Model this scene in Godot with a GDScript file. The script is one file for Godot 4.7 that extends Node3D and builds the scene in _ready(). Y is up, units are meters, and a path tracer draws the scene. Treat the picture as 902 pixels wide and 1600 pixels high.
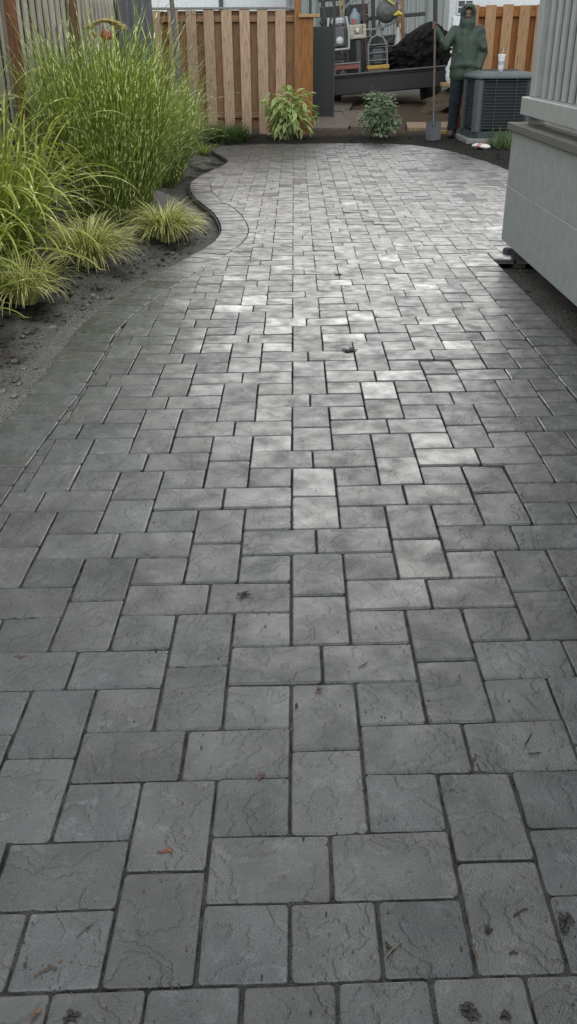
extends Node3D
# A paved back yard after rain: camera, sky and light first, then ground and paving, then fences, deck, plants, vehicle, person, small things.

const UNIT := 0.07395          # half a square paver
var rng := RandomNumberGenerator.new()
var names := {}
var M := {}


# ---------------------------------------------------------------- mesh collector
class Shape:
	var v := PackedVector3Array()
	var n := PackedVector3Array()
	var uv := PackedVector2Array()
	var c := PackedColorArray()
	var tint := Color(0.5, 0.5, 0.5)
	var shift := Vector2.ZERO

	func vert(p: Vector3, nn: Vector3, u: Vector2) -> void:
		v.append(p)
		n.append(nn)
		uv.append(u)
		c.append(tint)

	# corners anticlockwise seen from outside
	func tri(a: Vector3, b: Vector3, d: Vector3) -> void:
		var nn := (b - a).cross(d - a).normalized()
		vert(a, nn, flat_uv(a, nn))
		vert(d, nn, flat_uv(d, nn))
		vert(b, nn, flat_uv(b, nn))

	func flat_uv(p: Vector3, nn: Vector3) -> Vector2:
		if absf(nn.y) > 0.7:
			return Vector2(p.x, p.z) + shift
		if absf(nn.x) > absf(nn.z):
			return Vector2(p.z, p.y) + shift
		return Vector2(p.x, p.y) + shift

	func quad(a: Vector3, b: Vector3, d: Vector3, e: Vector3) -> void:
		tri(a, b, d)
		tri(a, d, e)

	func smooth_tri(a: Vector3, b: Vector3, d: Vector3, na: Vector3, nb: Vector3, nd: Vector3) -> void:
		vert(a, na, Vector2(a.x + a.z, a.y) + shift)
		vert(d, nd, Vector2(d.x + d.z, d.y) + shift)
		vert(b, nb, Vector2(b.x + b.z, b.y) + shift)

	# a box standing on its centre, vertical edges and ends chamfered; long axis is y of the basis
	func bar(at: Vector3, size: Vector3, bevel := 0.003, turn := Basis()) -> void:
		var h := size * 0.5
		var b := minf(bevel, minf(h.x, h.z) * 0.6)
		var prof := [Vector2(h.x, -h.z + b), Vector2(h.x, h.z - b), Vector2(h.x - b, h.z), Vector2(-h.x + b, h.z), Vector2(-h.x, h.z - b), Vector2(-h.x, -h.z + b), Vector2(-h.x + b, -h.z), Vector2(h.x - b, -h.z)]
		var s := Vector2(1.0 - b / h.x * 0.9, 1.0 - b / h.z * 0.9)
		var ys := [-h.y, -h.y + b, h.y - b, h.y]
		var u := 0.0
		for i in 8:
			var p: Vector2 = prof[i]
			var q: Vector2 = prof[(i + 1) % 8]
			var w := p.distance_to(q)
			for k in 3:
				var s0 := s if k == 0 else Vector2.ONE
				var s1 := s if k == 2 else Vector2.ONE
				var a := at + turn * Vector3(p.x * s0.x, ys[k], p.y * s0.y)
				var d := at + turn * Vector3(q.x * s0.x, ys[k], q.y * s0.y)
				var e := at + turn * Vector3(q.x * s1.x, ys[k + 1], q.y * s1.y)
				var f := at + turn * Vector3(p.x * s1.x, ys[k + 1], p.y * s1.y)
				var nn := (f - a).cross(d - a).normalized()
				var ua := Vector2(u, ys[k]) + shift
				var ud := Vector2(u + w, ys[k]) + shift
				var ue := Vector2(u + w, ys[k + 1]) + shift
				var uf := Vector2(u, ys[k + 1]) + shift
				vert(a, nn, ua); vert(d, nn, ud); vert(f, nn, uf)
				vert(d, nn, ud); vert(e, nn, ue); vert(f, nn, uf)
			u += w
		for top in [1.0, -1.0]:
			var cc := at + turn * Vector3(0, h.y * top, 0)
			var nn := turn * Vector3(0, top, 0)
			for i in 8:
				var p: Vector2 = prof[i] * s
				var q: Vector2 = prof[(i + 1) % 8] * s
				var a := at + turn * Vector3(p.x, h.y * top, p.y)
				var d := at + turn * Vector3(q.x, h.y * top, q.y)
				if top > 0:
					vert(cc, nn, shift); vert(a, nn, p + shift); vert(d, nn, q + shift)
				else:
					vert(cc, nn, shift); vert(d, nn, q + shift); vert(a, nn, p + shift)

	# rings: arrays of points of equal count, going up; smooth normals
	func skin(rings: Array, closed := true, caps := true) -> void:
		var m: int = rings[0].size()
		var norms := []
		for k in rings.size():
			var r: PackedVector3Array = rings[k]
			var lo: PackedVector3Array = rings[maxi(k - 1, 0)]
			var hi: PackedVector3Array = rings[mini(k + 1, rings.size() - 1)]
			var nr := PackedVector3Array()
			for i in m:
				var along := r[(i + 1) % m] - r[(i - 1 + m) % m]
				var nn := along.cross(hi[i] - lo[i])
				nr.append(nn.normalized() if nn.length() > 1e-12 else Vector3.UP)
			norms.append(nr)
		for k in rings.size() - 1:
			var a: PackedVector3Array = rings[k]
			var b: PackedVector3Array = rings[k + 1]
			for i in (m if closed else m - 1):
				var j := (i + 1) % m
				smooth_tri(a[i], a[j], b[j], norms[k][i], norms[k][j], norms[k + 1][j])
				smooth_tri(a[i], b[j], b[i], norms[k][i], norms[k + 1][j], norms[k + 1][i])
		if caps:
			for e in [0, rings.size() - 1]:
				var r: PackedVector3Array = rings[e]
				var mid := Vector3.ZERO
				for p in r:
					mid += p / m
				for i in m:
					if e == 0:
						tri(mid, r[(i + 1) % m], r[i])
					else:
						tri(mid, r[i], r[(i + 1) % m])

	func tube(pts: Array, radii: Array, sides := 8, caps := true) -> void:
		var rings := []
		var side := Vector3.ZERO
		for k in pts.size():
			var dir: Vector3 = (pts[mini(k + 1, pts.size() - 1)] - pts[maxi(k - 1, 0)]).normalized()
			if side == Vector3.ZERO:
				side = dir.cross(Vector3.RIGHT if absf(dir.x) < 0.8 else Vector3.UP)
			side = (side - dir * side.dot(dir)).normalized()
			var up := dir.cross(side)
			var r := PackedVector3Array()
			for i in sides:
				var a := TAU * i / sides
				r.append(pts[k] + (side * cos(a) + up * sin(a)) * radii[k])
			rings.append(r)
		skin(rings, true, caps)

	# profile: Vector2(radius, height) going up
	func lathe(at: Vector3, profile: Array, sides := 16, squash := Vector2.ONE) -> void:
		var rings := []
		for p in profile:
			var r := PackedVector3Array()
			for i in sides:
				var a := -TAU * i / sides
				r.append(at + Vector3(cos(a) * p.x * squash.x, p.y, sin(a) * p.x * squash.y))
			rings.append(r)
		skin(rings)

	func mesh() -> ArrayMesh:
		var a := []
		a.resize(Mesh.ARRAY_MAX)
		a[Mesh.ARRAY_VERTEX] = v
		a[Mesh.ARRAY_NORMAL] = n
		a[Mesh.ARRAY_TEX_UV] = uv
		a[Mesh.ARRAY_COLOR] = c
		var m := ArrayMesh.new()
		m.add_surface_from_arrays(Mesh.PRIMITIVE_TRIANGLES, a)
		return m


# ---------------------------------------------------------------- scene helpers
func W(x: float, y: float, d: float) -> Vector3:     # d is metres away from where the photographer stands
	return Vector3(x, y, -d)


func numbered(called: String) -> String:
	names[called] = names.get(called, -1) + 1
	return called if names[called] == 0 else "%s_%03d" % [called, names[called]]


func tag(o: Node3D, label: String, category: String, group := "") -> Node3D:
	o.set_meta("label", label)
	o.set_meta("category", category)
	if group:
		o.set_meta("group", group)
	return o


func thing(called: String, label: String, category: String, at := Vector3.ZERO, group := "") -> Node3D:
	var o := Node3D.new()
	o.name = numbered(called)
	o.position = at
	add_child(o)
	return tag(o, label, category, group)


func put(s, material: Material, called: String, parent: Node3D = null, stuff := false) -> MeshInstance3D:
	var o := MeshInstance3D.new()
	o.mesh = s.mesh() if s is Shape else s
	o.material_override = material
	if parent:
		o.name = called
		parent.add_child(o, true)
	else:
		o.name = numbered(called)
		add_child(o)
	if stuff:
		o.set_meta("kind", "stuff")
	return o


func shade(base: Color, spread := 0.12) -> Color:
	var k := 1.0 + rng.randf_range(-spread, spread)
	return Color(base.r * k, base.g * k * (1.0 + rng.randf_range(-spread, spread) * 0.15), base.b * k * (1.0 + rng.randf_range(-spread, spread) * 0.3))


func noise(kind: int, freq: float, octaves := 4, sd := 1) -> FastNoiseLite:
	var f := FastNoiseLite.new()
	f.noise_type = kind
	f.frequency = freq
	f.fractal_octaves = octaves
	f.seed = sd
	return f


func grey_tex(f: FastNoiseLite, lo: float, hi: float, size := 512) -> ImageTexture:
	var im := f.get_seamless_image(size, size, false, false, 0.2, true)
	var src := im.get_data()
	var dst := PackedByteArray()
	dst.resize(size * size * 3)
	for i in size * size:
		var g := int(clampf((lo + (hi - lo) * src[i] / 255.0) * 255.0, 0, 255))
		dst[i * 3] = g
		dst[i * 3 + 1] = g
		dst[i * 3 + 2] = g
	return ImageTexture.create_from_image(Image.create_from_data(size, size, false, Image.FORMAT_RGB8, dst))


func bump_tex(f: FastNoiseLite, size := 512) -> ImageTexture:
	return ImageTexture.create_from_image(f.get_seamless_image(size, size, false, false, 0.2, true))


func mat(rough := 0.7, metal := 0.0, spec := 0.5) -> StandardMaterial3D:
	var m := StandardMaterial3D.new()
	m.vertex_color_use_as_albedo = true
	m.roughness = rough
	m.metallic = metal
	m.metallic_specular = spec
	return m


func worn(rough: float, metal: float, tex: Texture2D, scale: float, bump: Texture2D = null, depth := 0.1) -> StandardMaterial3D:
	var m := mat(rough, metal)
	m.albedo_texture = tex
	m.uv1_triplanar = true
	m.uv1_world_triplanar = true
	m.uv1_scale = Vector3.ONE * scale
	if bump:
		m.heightmap_enabled = true
		m.heightmap_texture = bump
		m.heightmap_scale = depth
	return m


func materials() -> void:
	# cleft slate-faced concrete: terraces that break off along a slanting grain, smooth swells, fine grit
	var size := 1024
	var warp := noise(FastNoiseLite.TYPE_SIMPLEX_SMOOTH, 0.0046, 3, 11)
	warp.domain_warp_enabled = true
	warp.domain_warp_amplitude = 55.0
	warp.domain_warp_frequency = 0.009
	var a := warp.get_seamless_image(size, size, false, false, 0.25, true).get_data()
	var b := noise(FastNoiseLite.TYPE_SIMPLEX_SMOOTH, 0.006, 2, 5).get_seamless_image(size, size, false, false, 0.25, true).get_data()
	var g := noise(FastNoiseLite.TYPE_SIMPLEX, 0.16, 3, 7).get_seamless_image(size, size, false, false, 0.2, true).get_data()
	var w := noise(FastNoiseLite.TYPE_SIMPLEX_SMOOTH, 0.014, 4, 23).get_seamless_image(size, size, false, false, 0.25, true).get_data()
	var h2 := noise(FastNoiseLite.TYPE_SIMPLEX, 0.34, 2, 17).get_seamless_image(size, size, false, false, 0.2, true).get_data()
	var ramp := PackedFloat32Array()
	for i in 256:
		var t := i / 255.0 * 5.0
		var f := t - floorf(t)
		ramp.append((floorf(t) + f * 0.30 + smoothstep(0.66, 0.98, f) * 0.70) / 5.0)
	var high := PackedFloat32Array()
	high.resize(size * size)
	var tone := PackedByteArray()
	tone.resize(size * size * 3)
	var wet := PackedByteArray()
	wet.resize(size * size)
	var gloss := PackedByteArray()
	gloss.resize(size * size)
	for i in size * size:
		var av := a[i]
		var wv := w[i] / 255.0
		var gv := g[i] / 255.0
		high[i] = ramp[av] * 1.15 + b[i] / 255.0 * 0.40 + gv * 0.06 + h2[i] / 255.0 * 0.075 + wv * 0.16
		var hv := h2[i] / 255.0
		var t := 0.50 + 0.20 * wv + 0.12 * gv + 0.14 * hv
		if hv > 0.74:
			t += (hv - 0.74) * 1.1
		if hv < 0.24:
			t -= (0.24 - hv) * 0.9
		var scuff := smoothstep(0.64, 0.80, wv * 0.75 + gv * 0.22)
		t += scuff * (0.10 + 0.28 * hv)
		var crest := av / 255.0 * 5.0
		crest -= floorf(crest)
		t += smoothstep(0.50, 0.66, crest) * smoothstep(0.80, 0.66, crest) * (0.02 + 0.14 * wv)
		var q := int(clampf(t, 0, 1) * 255)
		tone[i * 3] = q
		tone[i * 3 + 1] = q
		tone[i * 3 + 2] = q
		wet[i] = int(255 * clampf(1.25 - 0.55 * wv - 0.75 * b[i] / 255.0, 0.25, 1.0))
		gloss[i] = int(clampf(0.26 + 0.26 * wv + 0.14 * b[i] / 255.0 + 0.16 * (gv - 0.5), 0.12, 0.9) * 255)
	var m := mat(1.0)
	m.albedo_texture = ImageTexture.create_from_image(Image.create_from_data(size, size, false, Image.FORMAT_RGB8, tone))
	m.roughness_texture = ImageTexture.create_from_image(Image.create_from_data(size, size, false, Image.FORMAT_L8, gloss))
	m.heightmap_enabled = true
	m.heightmap_texture = ImageTexture.create_from_image(Image.create_from_data(size, size, false, Image.FORMAT_RF, high.to_byte_array()))
	m.heightmap_scale = 1.25
	m.clearcoat_enabled = true
	m.clearcoat = 1.0
	m.clearcoat_roughness = 0.34
	m.clearcoat_texture = ImageTexture.create_from_image(Image.create_from_data(size, size, false, Image.FORMAT_L8, wet))
	M.paver = m
	M.wet_paver = m.duplicate()
	M.wet_paver.clearcoat = 1.0
	M.wet_paver.clearcoat_roughness = 0.20
	M.dry_paver = m.duplicate()
	M.dry_paver.clearcoat = 0.9
	M.dry_paver.clearcoat_roughness = 0.40

	# wood: long grain along v with the odd knot
	var wn := noise(FastNoiseLite.TYPE_SIMPLEX, 0.05, 4, 3)
	var wx := 512
	var wood := PackedByteArray()
	wood.resize(wx * wx * 3)
	var knots := noise(FastNoiseLite.TYPE_CELLULAR, 0.011, 1, 9)
	knots.cellular_return_type = FastNoiseLite.RETURN_DISTANCE
	for y in wx:
		for x in wx:
			var k := knots.get_noise_2d(x * 1.0, y * 0.42)
			var knot := smoothstep(-0.90, -0.985, k)
			var gr := wn.get_noise_2d(x * 2.6 + knot * 8.0, y * 0.10)
			var fine := wn.get_noise_2d(x * 9.0 + 400.0, y * 0.35)
			var t := clampf(0.82 + gr * 0.20 + fine * 0.10 - knot * 0.20, 0, 1)
			var i := (y * wx + x) * 3
			wood[i] = int(t * 255)
			wood[i + 1] = int(clampf(t * (0.985 - knot * 0.1), 0, 1) * 255)
			wood[i + 2] = int(clampf(t * (0.97 - knot * 0.2), 0, 1) * 255)
	var wt := ImageTexture.create_from_image(Image.create_from_data(wx, wx, false, Image.FORMAT_RGB8, wood))
	m = mat(0.72)
	m.albedo_texture = wt
	m.uv1_scale = Vector3(1.6, 0.8, 1)
	m.heightmap_enabled = true
	m.heightmap_texture = wt
	m.heightmap_scale = 0.12
	M.wood = m

	var grit := grey_tex(noise(FastNoiseLite.TYPE_SIMPLEX, 0.09, 5, 31), 0.45, 1.0)
	var blot := grey_tex(noise(FastNoiseLite.TYPE_SIMPLEX_SMOOTH, 0.012, 5, 32), 0.72, 1.0)
	var faint := grey_tex(noise(FastNoiseLite.TYPE_SIMPLEX_SMOOTH, 0.02, 5, 35), 0.90, 1.0)
	var lumps := bump_tex(noise(FastNoiseLite.TYPE_SIMPLEX, 0.03, 5, 33))
	M.soil = worn(0.92, 0.0, grit, 2.9, lumps, 4.5)
	M.sand = worn(0.85, 0.0, grit, 5.0, lumps, 0.5)
	for k in [M.soil, M.sand, M.wood]:
		k.metallic_specular = 0.2
	M.paint = worn(0.55, 0.0, faint, 0.9, lumps, 0.03)
	M.concrete = worn(0.8, 0.0, blot, 1.7, lumps, 0.3)
	M.concrete.metallic_specular = 0.22
	M.stone = worn(0.75, 0.0, grit, 2.0, lumps, 1.2)
	M.steel = worn(0.5, 0.25, grit, 1.9, lumps, 0.1)
	M.dull = worn(0.75, 0.0, blot, 2.4)
	M.plastic = worn(0.42, 0.0, blot, 3.0)
	M.cloth = worn(0.9, 0.0, blot, 3.0, lumps, 0.4)
	M.cloth.rim_enabled = true
	M.cloth.rim = 0.3
	M.jacket = worn(0.62, 0.0, blot, 3.0)
	M.denim = worn(0.95, 0.0, blot, 4.0, lumps, 0.3)
	M.mulch = worn(0.9, 0.0, grit, 4.0, lumps, 2.5)
	M.mulch.metallic_specular = 0.25
	M.skin = mat(0.55)
	M.leaf = mat(0.5)
	M.leaf.backlight_enabled = true
	M.leaf.backlight = Color(0.80, 0.86, 0.55)
	M.chip = worn(0.6, 0.0, grit, 9.0)
	m = mat(0.08)
	m.vertex_color_use_as_albedo = false
	m.albedo_color = Color(0.10, 0.12, 0.14)
	M.glass = m


# thin bright overcast: grey all round, glowing round the hidden sun ahead
func overcast() -> ImageTexture:
	var h := 128
	var im := Image.create(h * 2, h, false, Image.FORMAT_RGBF)
	var soft := noise(FastNoiseLite.TYPE_SIMPLEX_SMOOTH, 1.4, 4, 3)
	var sun := -SUN_BASIS.z * -1.0
	for y in h:
		var up := PI * (0.5 - (y + 0.5) / h)
		for x in h * 2:
			var az := TAU * ((x + 0.5) / (h * 2) - 0.5)
			var d := Vector3(sin(az) * cos(up), sin(up), -cos(az) * cos(up))
			# the glow lies wide along the cloud, so it is broader than it is high
			var off := wrapf(az - atan2(sun.x, -sun.z), -PI, PI)
			var near := Vector2(off * 0.66 * cos(up), up - asin(sun.y)).length()
			var l := SKY_BASE * (0.75 + 0.45 * maxf(sin(up), 0.0)) + SKY_GLOW * exp(-pow(near / 0.44, 2.0)) + SKY_GLOW * 0.30 * exp(-pow(near / 0.95, 2.0))
			l *= 1.0 + 0.22 * soft.get_noise_3d(d.x * 1.3, d.y * 2.2, d.z * 1.3)
			if up < 0:
				l *= 0.45
			im.set_pixel(x, y, Color(l * 0.955, l * 1.0, l * 1.025))
	return ImageTexture.create_from_image(im)


const SKY_BASE := 1.0
const SKY_GLOW := 2.05
var SUN_BASIS := Basis.from_euler(Vector3(deg_to_rad(-21), deg_to_rad(180 - 5), 0))


# ---------------------------------------------------------------- set-up
func _ready() -> void:
	rng.seed = 20240
	var cam := Camera3D.new()
	cam.name = "camera"
	cam.fov = 59.77
	cam.near = 0.05
	cam.far = 600.0
	cam.position = Vector3(0, 1.30, 0)
	cam.rotation = Vector3(deg_to_rad(-27.593), 0, deg_to_rad(-0.2865))
	add_child(cam)
	cam.current = true

	var env := Environment.new()
	var sky := Sky.new()
	var sm := PanoramaSkyMaterial.new()
	sm.panorama = overcast()
	sky.sky_material = sm
	env.background_mode = Environment.BG_SKY
	env.sky = sky
	env.ambient_light_source = Environment.AMBIENT_SOURCE_SKY
	env.tonemap_mode = Environment.TONE_MAPPER_LINEAR
	env.tonemap_exposure = 0.96
	env.sdfgi_enabled = true
	env.ssao_enabled = true
	env.ssil_enabled = true
	var we := WorldEnvironment.new()
	we.name = "environment"
	we.environment = env
	add_child(we)

	var sun := DirectionalLight3D.new()
	sun.name = "sun"
	sun.light_energy = 0.15
	sun.light_color = Color(1.0, 0.985, 0.965)
	sun.light_angular_distance = 24.0
	sun.shadow_enabled = true
	sun.basis = SUN_BASIS     # high behind thin cloud, ahead of the camera
	add_child(sun)

	materials()
	outline()
	ground()
	patio()
	fences()
	deck()
	far_buildings()
	driveway()
	trailer()
	plants()
	conditioner()
	person_and_shovel()
	small_things()


# ---------------------------------------------------------------- patio outline, in x and distance
var edge := PackedVector2Array()      # the whole outline, anticlockwise in (x, distance)
var curve_run := PackedVector2Array()
var inner := []


func lattice(i: float, k: float) -> Vector2:
	return Vector2(0.0005 + UNIT * (i + k * 0.0076), UNIT * (16.106 + k + i * 0.0307))


func outline() -> void:
	var knots := [Vector2(-1.15, 0.2), Vector2(-1.15, 1.6), Vector2(-1.14, 2.8), Vector2(-1.10, 3.7), Vector2(-1.10, 4.45), Vector2(-1.06, 4.9), Vector2(-0.985, 5.25), Vector2(-0.86, 5.73), Vector2(-0.73, 6.22), Vector2(-0.605, 6.64), Vector2(-0.535, 7.06), Vector2(-0.545, 7.55), Vector2(-0.66, 8.25), Vector2(-0.885, 9.05), Vector2(-1.01, 9.75), Vector2(-1.03, 10.4), Vector2(-0.92, 11.15), Vector2(-0.79, 11.75), Vector2(-0.765, 12.25), Vector2(-0.87, 12.8), Vector2(-1.0, 13.3), Vector2(-1.06, 13.8), Vector2(-0.9, 14.25), Vector2(-0.4, 14.40), Vector2(0.1, 14.45), Vector2(1.0, 14.47), Vector2(1.75, 14.25), Vector2(2.22, 13.45), Vector2(2.47, 12.3), Vector2(2.60, 11.2), Vector2(2.64, 10.0), Vector2(2.62, 8.4), Vector2(2.60, 6.20)]
	var cv := Curve2D.new()
	for i in knots.size():
		var t: Vector2 = (knots[mini(i + 1, knots.size() - 1)] - knots[maxi(i - 1, 0)]) / 6.0
		cv.add_point(knots[i], -t, t)
	cv.bake_interval = 0.02
	var total := cv.get_baked_length()
	var n := int(total / 0.05)
	for i in n + 1:
		curve_run.append(cv.sample_baked(total * i / n))
	# clip the start of the run to the first row
	var first := lattice(-15, -7)
	while curve_run[1].y < first.y:
		curve_run.remove_at(0)
	curve_run[0] = Vector2(curve_run[0].x, first.y)
	edge = curve_run.duplicate()
	edge.append(Vector2(1.415, 6.20))
	edge.append(Vector2(1.415, lattice(19, -7).y))
	if not Geometry2D.is_polygon_clockwise(edge):
		edge.reverse()
	edge.reverse()
	for p in Geometry2D.offset_polygon(edge, -3.0 * UNIT):
		inner.append(p)


func to_edge(p: Vector2) -> float:          # metres outside (+) or inside (-) the paving
	var best := 1e9
	for i in edge.size():
		var q := Geometry2D.get_closest_point_to_segment(p, edge[i], edge[(i + 1) % edge.size()])
		best = minf(best, p.distance_squared_to(q))
	return sqrt(best) * (-1.0 if Geometry2D.is_point_in_polygon(p, edge) else 1.0)


var lie := noise(FastNoiseLite.TYPE_SIMPLEX_SMOOTH, 0.55, 3, 77)
var clod := noise(FastNoiseLite.TYPE_SIMPLEX, 3.2, 4, 78)


func soil_at(x: float, d: float, e: float) -> float:
	if e < 0.0:
		return -0.10 if e < -0.06 else lerpf(-0.045, -0.10, -e / 0.06)
	var y := 0.0
	if x < 0.3 and d < 15.2:
		var near := smoothstep(6.6, 5.4, d)
		y = lerpf(-0.055, -0.012, near) + smoothstep(0.0, 0.9, e) * 0.09
		y += (clod.get_noise_2d(x, d) * 0.05 + clod.get_noise_2d(x * 3.1, d * 3.1) * 0.018) * smoothstep(0.08, 0.3, e)
		y -= near * smoothstep(0.08, 0.16, e) * smoothstep(0.36, 0.2, e) * 0.02
	elif d < 6.25 and x > 1.3:
		y = -0.06 + clod.get_noise_2d(x, d) * 0.015 * smoothstep(0.0, 0.1, e)
	else:
		y = -0.03 + smoothstep(0.0, 0.4, e) * 0.04 + clod.get_noise_2d(x, d) * 0.02 * smoothstep(0.05, 0.3, e)
	if d > 15.0:
		y += smoothstep(15.0, 18.5, d) * 0.32
	return y + lie.get_noise_2d(x * 2.0, d * 2.0) * 0.025 * smoothstep(0.1, 0.6, e)


func soil_height(x: float, d: float) -> float:
	return soil_at(x, d, to_edge(Vector2(x, d)))


func soil_colour(x: float, d: float, e: float) -> Color:
	var mulch := Color(0.085, 0.077, 0.069)
	var loam := Color(0.36, 0.335, 0.305)
	var sand := Color(0.56, 0.53, 0.485)
	var dirt := Color(0.235, 0.18, 0.135)
	var k := lie.get_noise_2d(x * 3.1 + 40, d * 3.1) * 0.5 + 0.5
	var c := mulch
	if x < 0.3 and d < 14.0:
		c = loam.lerp(mulch, smoothstep(0.35, 0.75, k))
		var s := smoothstep(0.34, 0.12, e + clod.get_noise_2d(x * 0.8, d * 0.8) * 0.06) * smoothstep(10.5, 9.0, d)
		c = c.lerp(sand, s * 0.85)
		c = c.lerp(Color(0.13, 0.11, 0.075), smoothstep(4.6, 3.8, d) * 0.6 * (1.0 - s))
	elif x > 1.3 and d < 6.3:
		c = mulch.lerp(loam, 0.5 + k * 0.5)
	elif d > 15.4:
		c = mulch.lerp(dirt, smoothstep(15.4, 16.2, d + k * 0.5))
		c = c.lerp(Color(0.30, 0.29, 0.27), smoothstep(21.0, 24.0, d))
	return c


func axis(marks: Array) -> PackedFloat32Array:      # [start, step, end, step, end ...]
	var out := PackedFloat32Array([marks[0]])
	var at: float = marks[0]
	for i in range(1, marks.size(), 2):
		var n := maxi(1, int(round((marks[i + 1] - at) / marks[i])))
		var from := at
		for k in n:
			at = from + (marks[i + 1] - from) * (k + 1) / n
			out.append(at)
	return out


func ground() -> void:
	var xs := axis([-300.0, 80.0, -60.0, 12.0, -12.0, 2.0, -4.0, 0.4, -2.4, 0.045, -0.4, 0.35, 1.35, 0.05, 1.9, 0.12, 4.4, 0.6, 8.0, 4.0, 16.0, 20.0, 60.0, 80.0, 300.0])
	var ds := axis([-40.0, 10.0, -4.0, 1.0, 2.0, 0.06, 15.6, 0.18, 20.0, 0.8, 30.0, 6.0, 60.0, 40.0, 400.0])
	var s := Shape.new()
	var hs := []
	var cs := []
	for d in ds:
		var hr := PackedFloat32Array()
		var cr := PackedColorArray()
		for x in xs:
			var e := 5.0
			if x > -3.0 and x < 5.0 and d > 0.0 and d < 17.0:
				e = to_edge(Vector2(x, d))
			elif d <= 0.8 and x > -1.2 and x < 1.5:
				e = -1.0
			hr.append(soil_at(x, d, e))
			cr.append(soil_colour(x, d, e))
		hs.append(hr)
		cs.append(cr)
	var nx := xs.size()
	var ns := []
	for j in ds.size():
		var nr := PackedVector3Array()
		for i in nx:
			var i0 := maxi(i - 1, 0)
			var i1 := mini(i + 1, nx - 1)
			var j0 := maxi(j - 1, 0)
			var j1 := mini(j + 1, ds.size() - 1)
			nr.append(Vector3(-(hs[j][i1] - hs[j][i0]) / (xs[i1] - xs[i0]), 1.0, (hs[j1][i] - hs[j0][i]) / (ds[j1] - ds[j0])).normalized())
		ns.append(nr)
	for j in ds.size() - 1:
		for i in nx - 1:
			for q in [[0, 0], [0, 1], [1, 1], [0, 0], [1, 1], [1, 0]]:
				var jj: int = j + q[1]
				var ii: int = i + q[0]
				s.tint = cs[jj][ii]
				s.vert(W(xs[ii], hs[jj][ii], ds[jj]), ns[jj][ii], Vector2(xs[ii], ds[jj]))
	put(s, M.soil, "ground").set_meta("kind", "structure")


# ---------------------------------------------------------------- paving
# one paver from its corners in (x, distance): chamfered, a little out of level, its own patch of the cleft face
func paver(s: Shape, corners: PackedVector2Array, lift: float, tilt: Vector2, near: bool, gap: float) -> void:
	var shrunk := Geometry2D.offset_polygon(corners, -gap)
	if shrunk.is_empty():
		return
	var poly: PackedVector2Array = shrunk[0]
	if Geometry2D.is_polygon_clockwise(poly):
		poly.reverse()
	var mid := Vector2.ZERO
	for p in poly:
		mid += p / poly.size()
	var out := PackedVector2Array()
	var dirs := PackedVector2Array()
	var m := poly.size()
	for i in m:
		var p := poly[i]
		var a := poly[(i - 1 + m) % m] - p
		var b := poly[(i + 1) % m] - p
		var r := minf(rng.randf_range(0.0075, 0.012), minf(a.length(), b.length()) * 0.3)
		a = a.normalized()
		b = b.normalized()
		var steps := 3 if near else 2
		if m > 6 or a.dot(b) < -0.9:
			steps = 1
		for k in steps:
			var t := 0.5 if steps == 1 else float(k) / (steps - 1)
			var q := p + a * r * (1 - t) * (1 - t) + b * r * t * t
			if steps == 1:
				q = p
			q += Vector2(rng.randf_range(-1, 1), rng.randf_range(-1, 1)) * (0.0009 if near else 0.0006)
			out.append(q)
			dirs.append((-(a * t + b * (1 - t))).normalized() if (a + b).length() > 0.2 else (q - mid).normalized())
	if near and m == 4:         # edges that wander a little
		var o2 := PackedVector2Array()
		var d2 := PackedVector2Array()
		for i in out.size():
			o2.append(out[i])
			d2.append(dirs[i])
			if i % 3 == 2:
				var q := out[(i + 1) % out.size()]
				var e := (q - out[i])
				var nn := Vector2(e.y, -e.x).normalized()
				for t in [0.33, 0.66]:
					o2.append(out[i].lerp(q, t + rng.randf_range(-0.1, 0.1)) + nn * rng.randf_range(-0.0009, 0.0005))
					d2.append(nn)
		out = o2
		dirs = d2
	var n := out.size()
	var turn := rng.randf() * TAU
	var off := Vector2(rng.randf(), rng.randf())
	var up := Vector3(tilt.x, 1, tilt.y).normalized()
	var slim := clampf(thick(poly) / 0.06, 0.15, 1.0)
	var ys := [-0.05, -0.0065, -0.0020, 0.0]
	var ins := [0.0, 0.0, 0.0016, 0.0048]
	var ups := [0.0, 0.15, 0.65, 1.0]
	if not near:
		ys = [-0.03, -0.0035, 0.0]
		ins = [0.0, 0.0, 0.0022]
		ups = [0.0, 0.45, 1.0]
	var pos := []
	var nor := []
	for k in ys.size():
		var pr := PackedVector3Array()
		var nr := PackedVector3Array()
		for i in n:
			var q: Vector2 = out[i] - dirs[i] * ins[k] * slim
			var y: float = ys[k] + lift - tilt.x * (q.x - mid.x) + tilt.y * (q.y - mid.y)
			pr.append(W(q.x, y, q.y))
			var side := Vector3(dirs[i].x, 0, -dirs[i].y)
			nr.append((side * (1.0 - ups[k]) + up * ups[k]).normalized())
		pos.append(pr)
		nor.append(nr)
	var uvs := func(p: Vector3) -> Vector2: return (Vector2(p.x - mid.x, p.z + mid.y) + Vector2(0.7, 0.7) * (p.y - lift)).rotated(turn) / 1.1 + off
	for k in ys.size() - 1:
		for i in n:
			var j := (i + 1) % n
			for q in [[k, i], [k + 1, j], [k, j], [k, i], [k + 1, i], [k + 1, j]]:
				s.vert(pos[q[0]][q[1]], nor[q[0]][q[1]], uvs.call(pos[q[0]][q[1]]))
	var top: PackedVector3Array = pos[ys.size() - 1]
	var cc := W(mid.x, lift + rng.randf_range(-0.0004, 0.0012), mid.y)
	for i in n:
		var j := (i + 1) % n
		s.vert(cc, up, uvs.call(cc))
		s.vert(top[j], up, uvs.call(top[j]))
		s.vert(top[i], up, uvs.call(top[i]))


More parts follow.
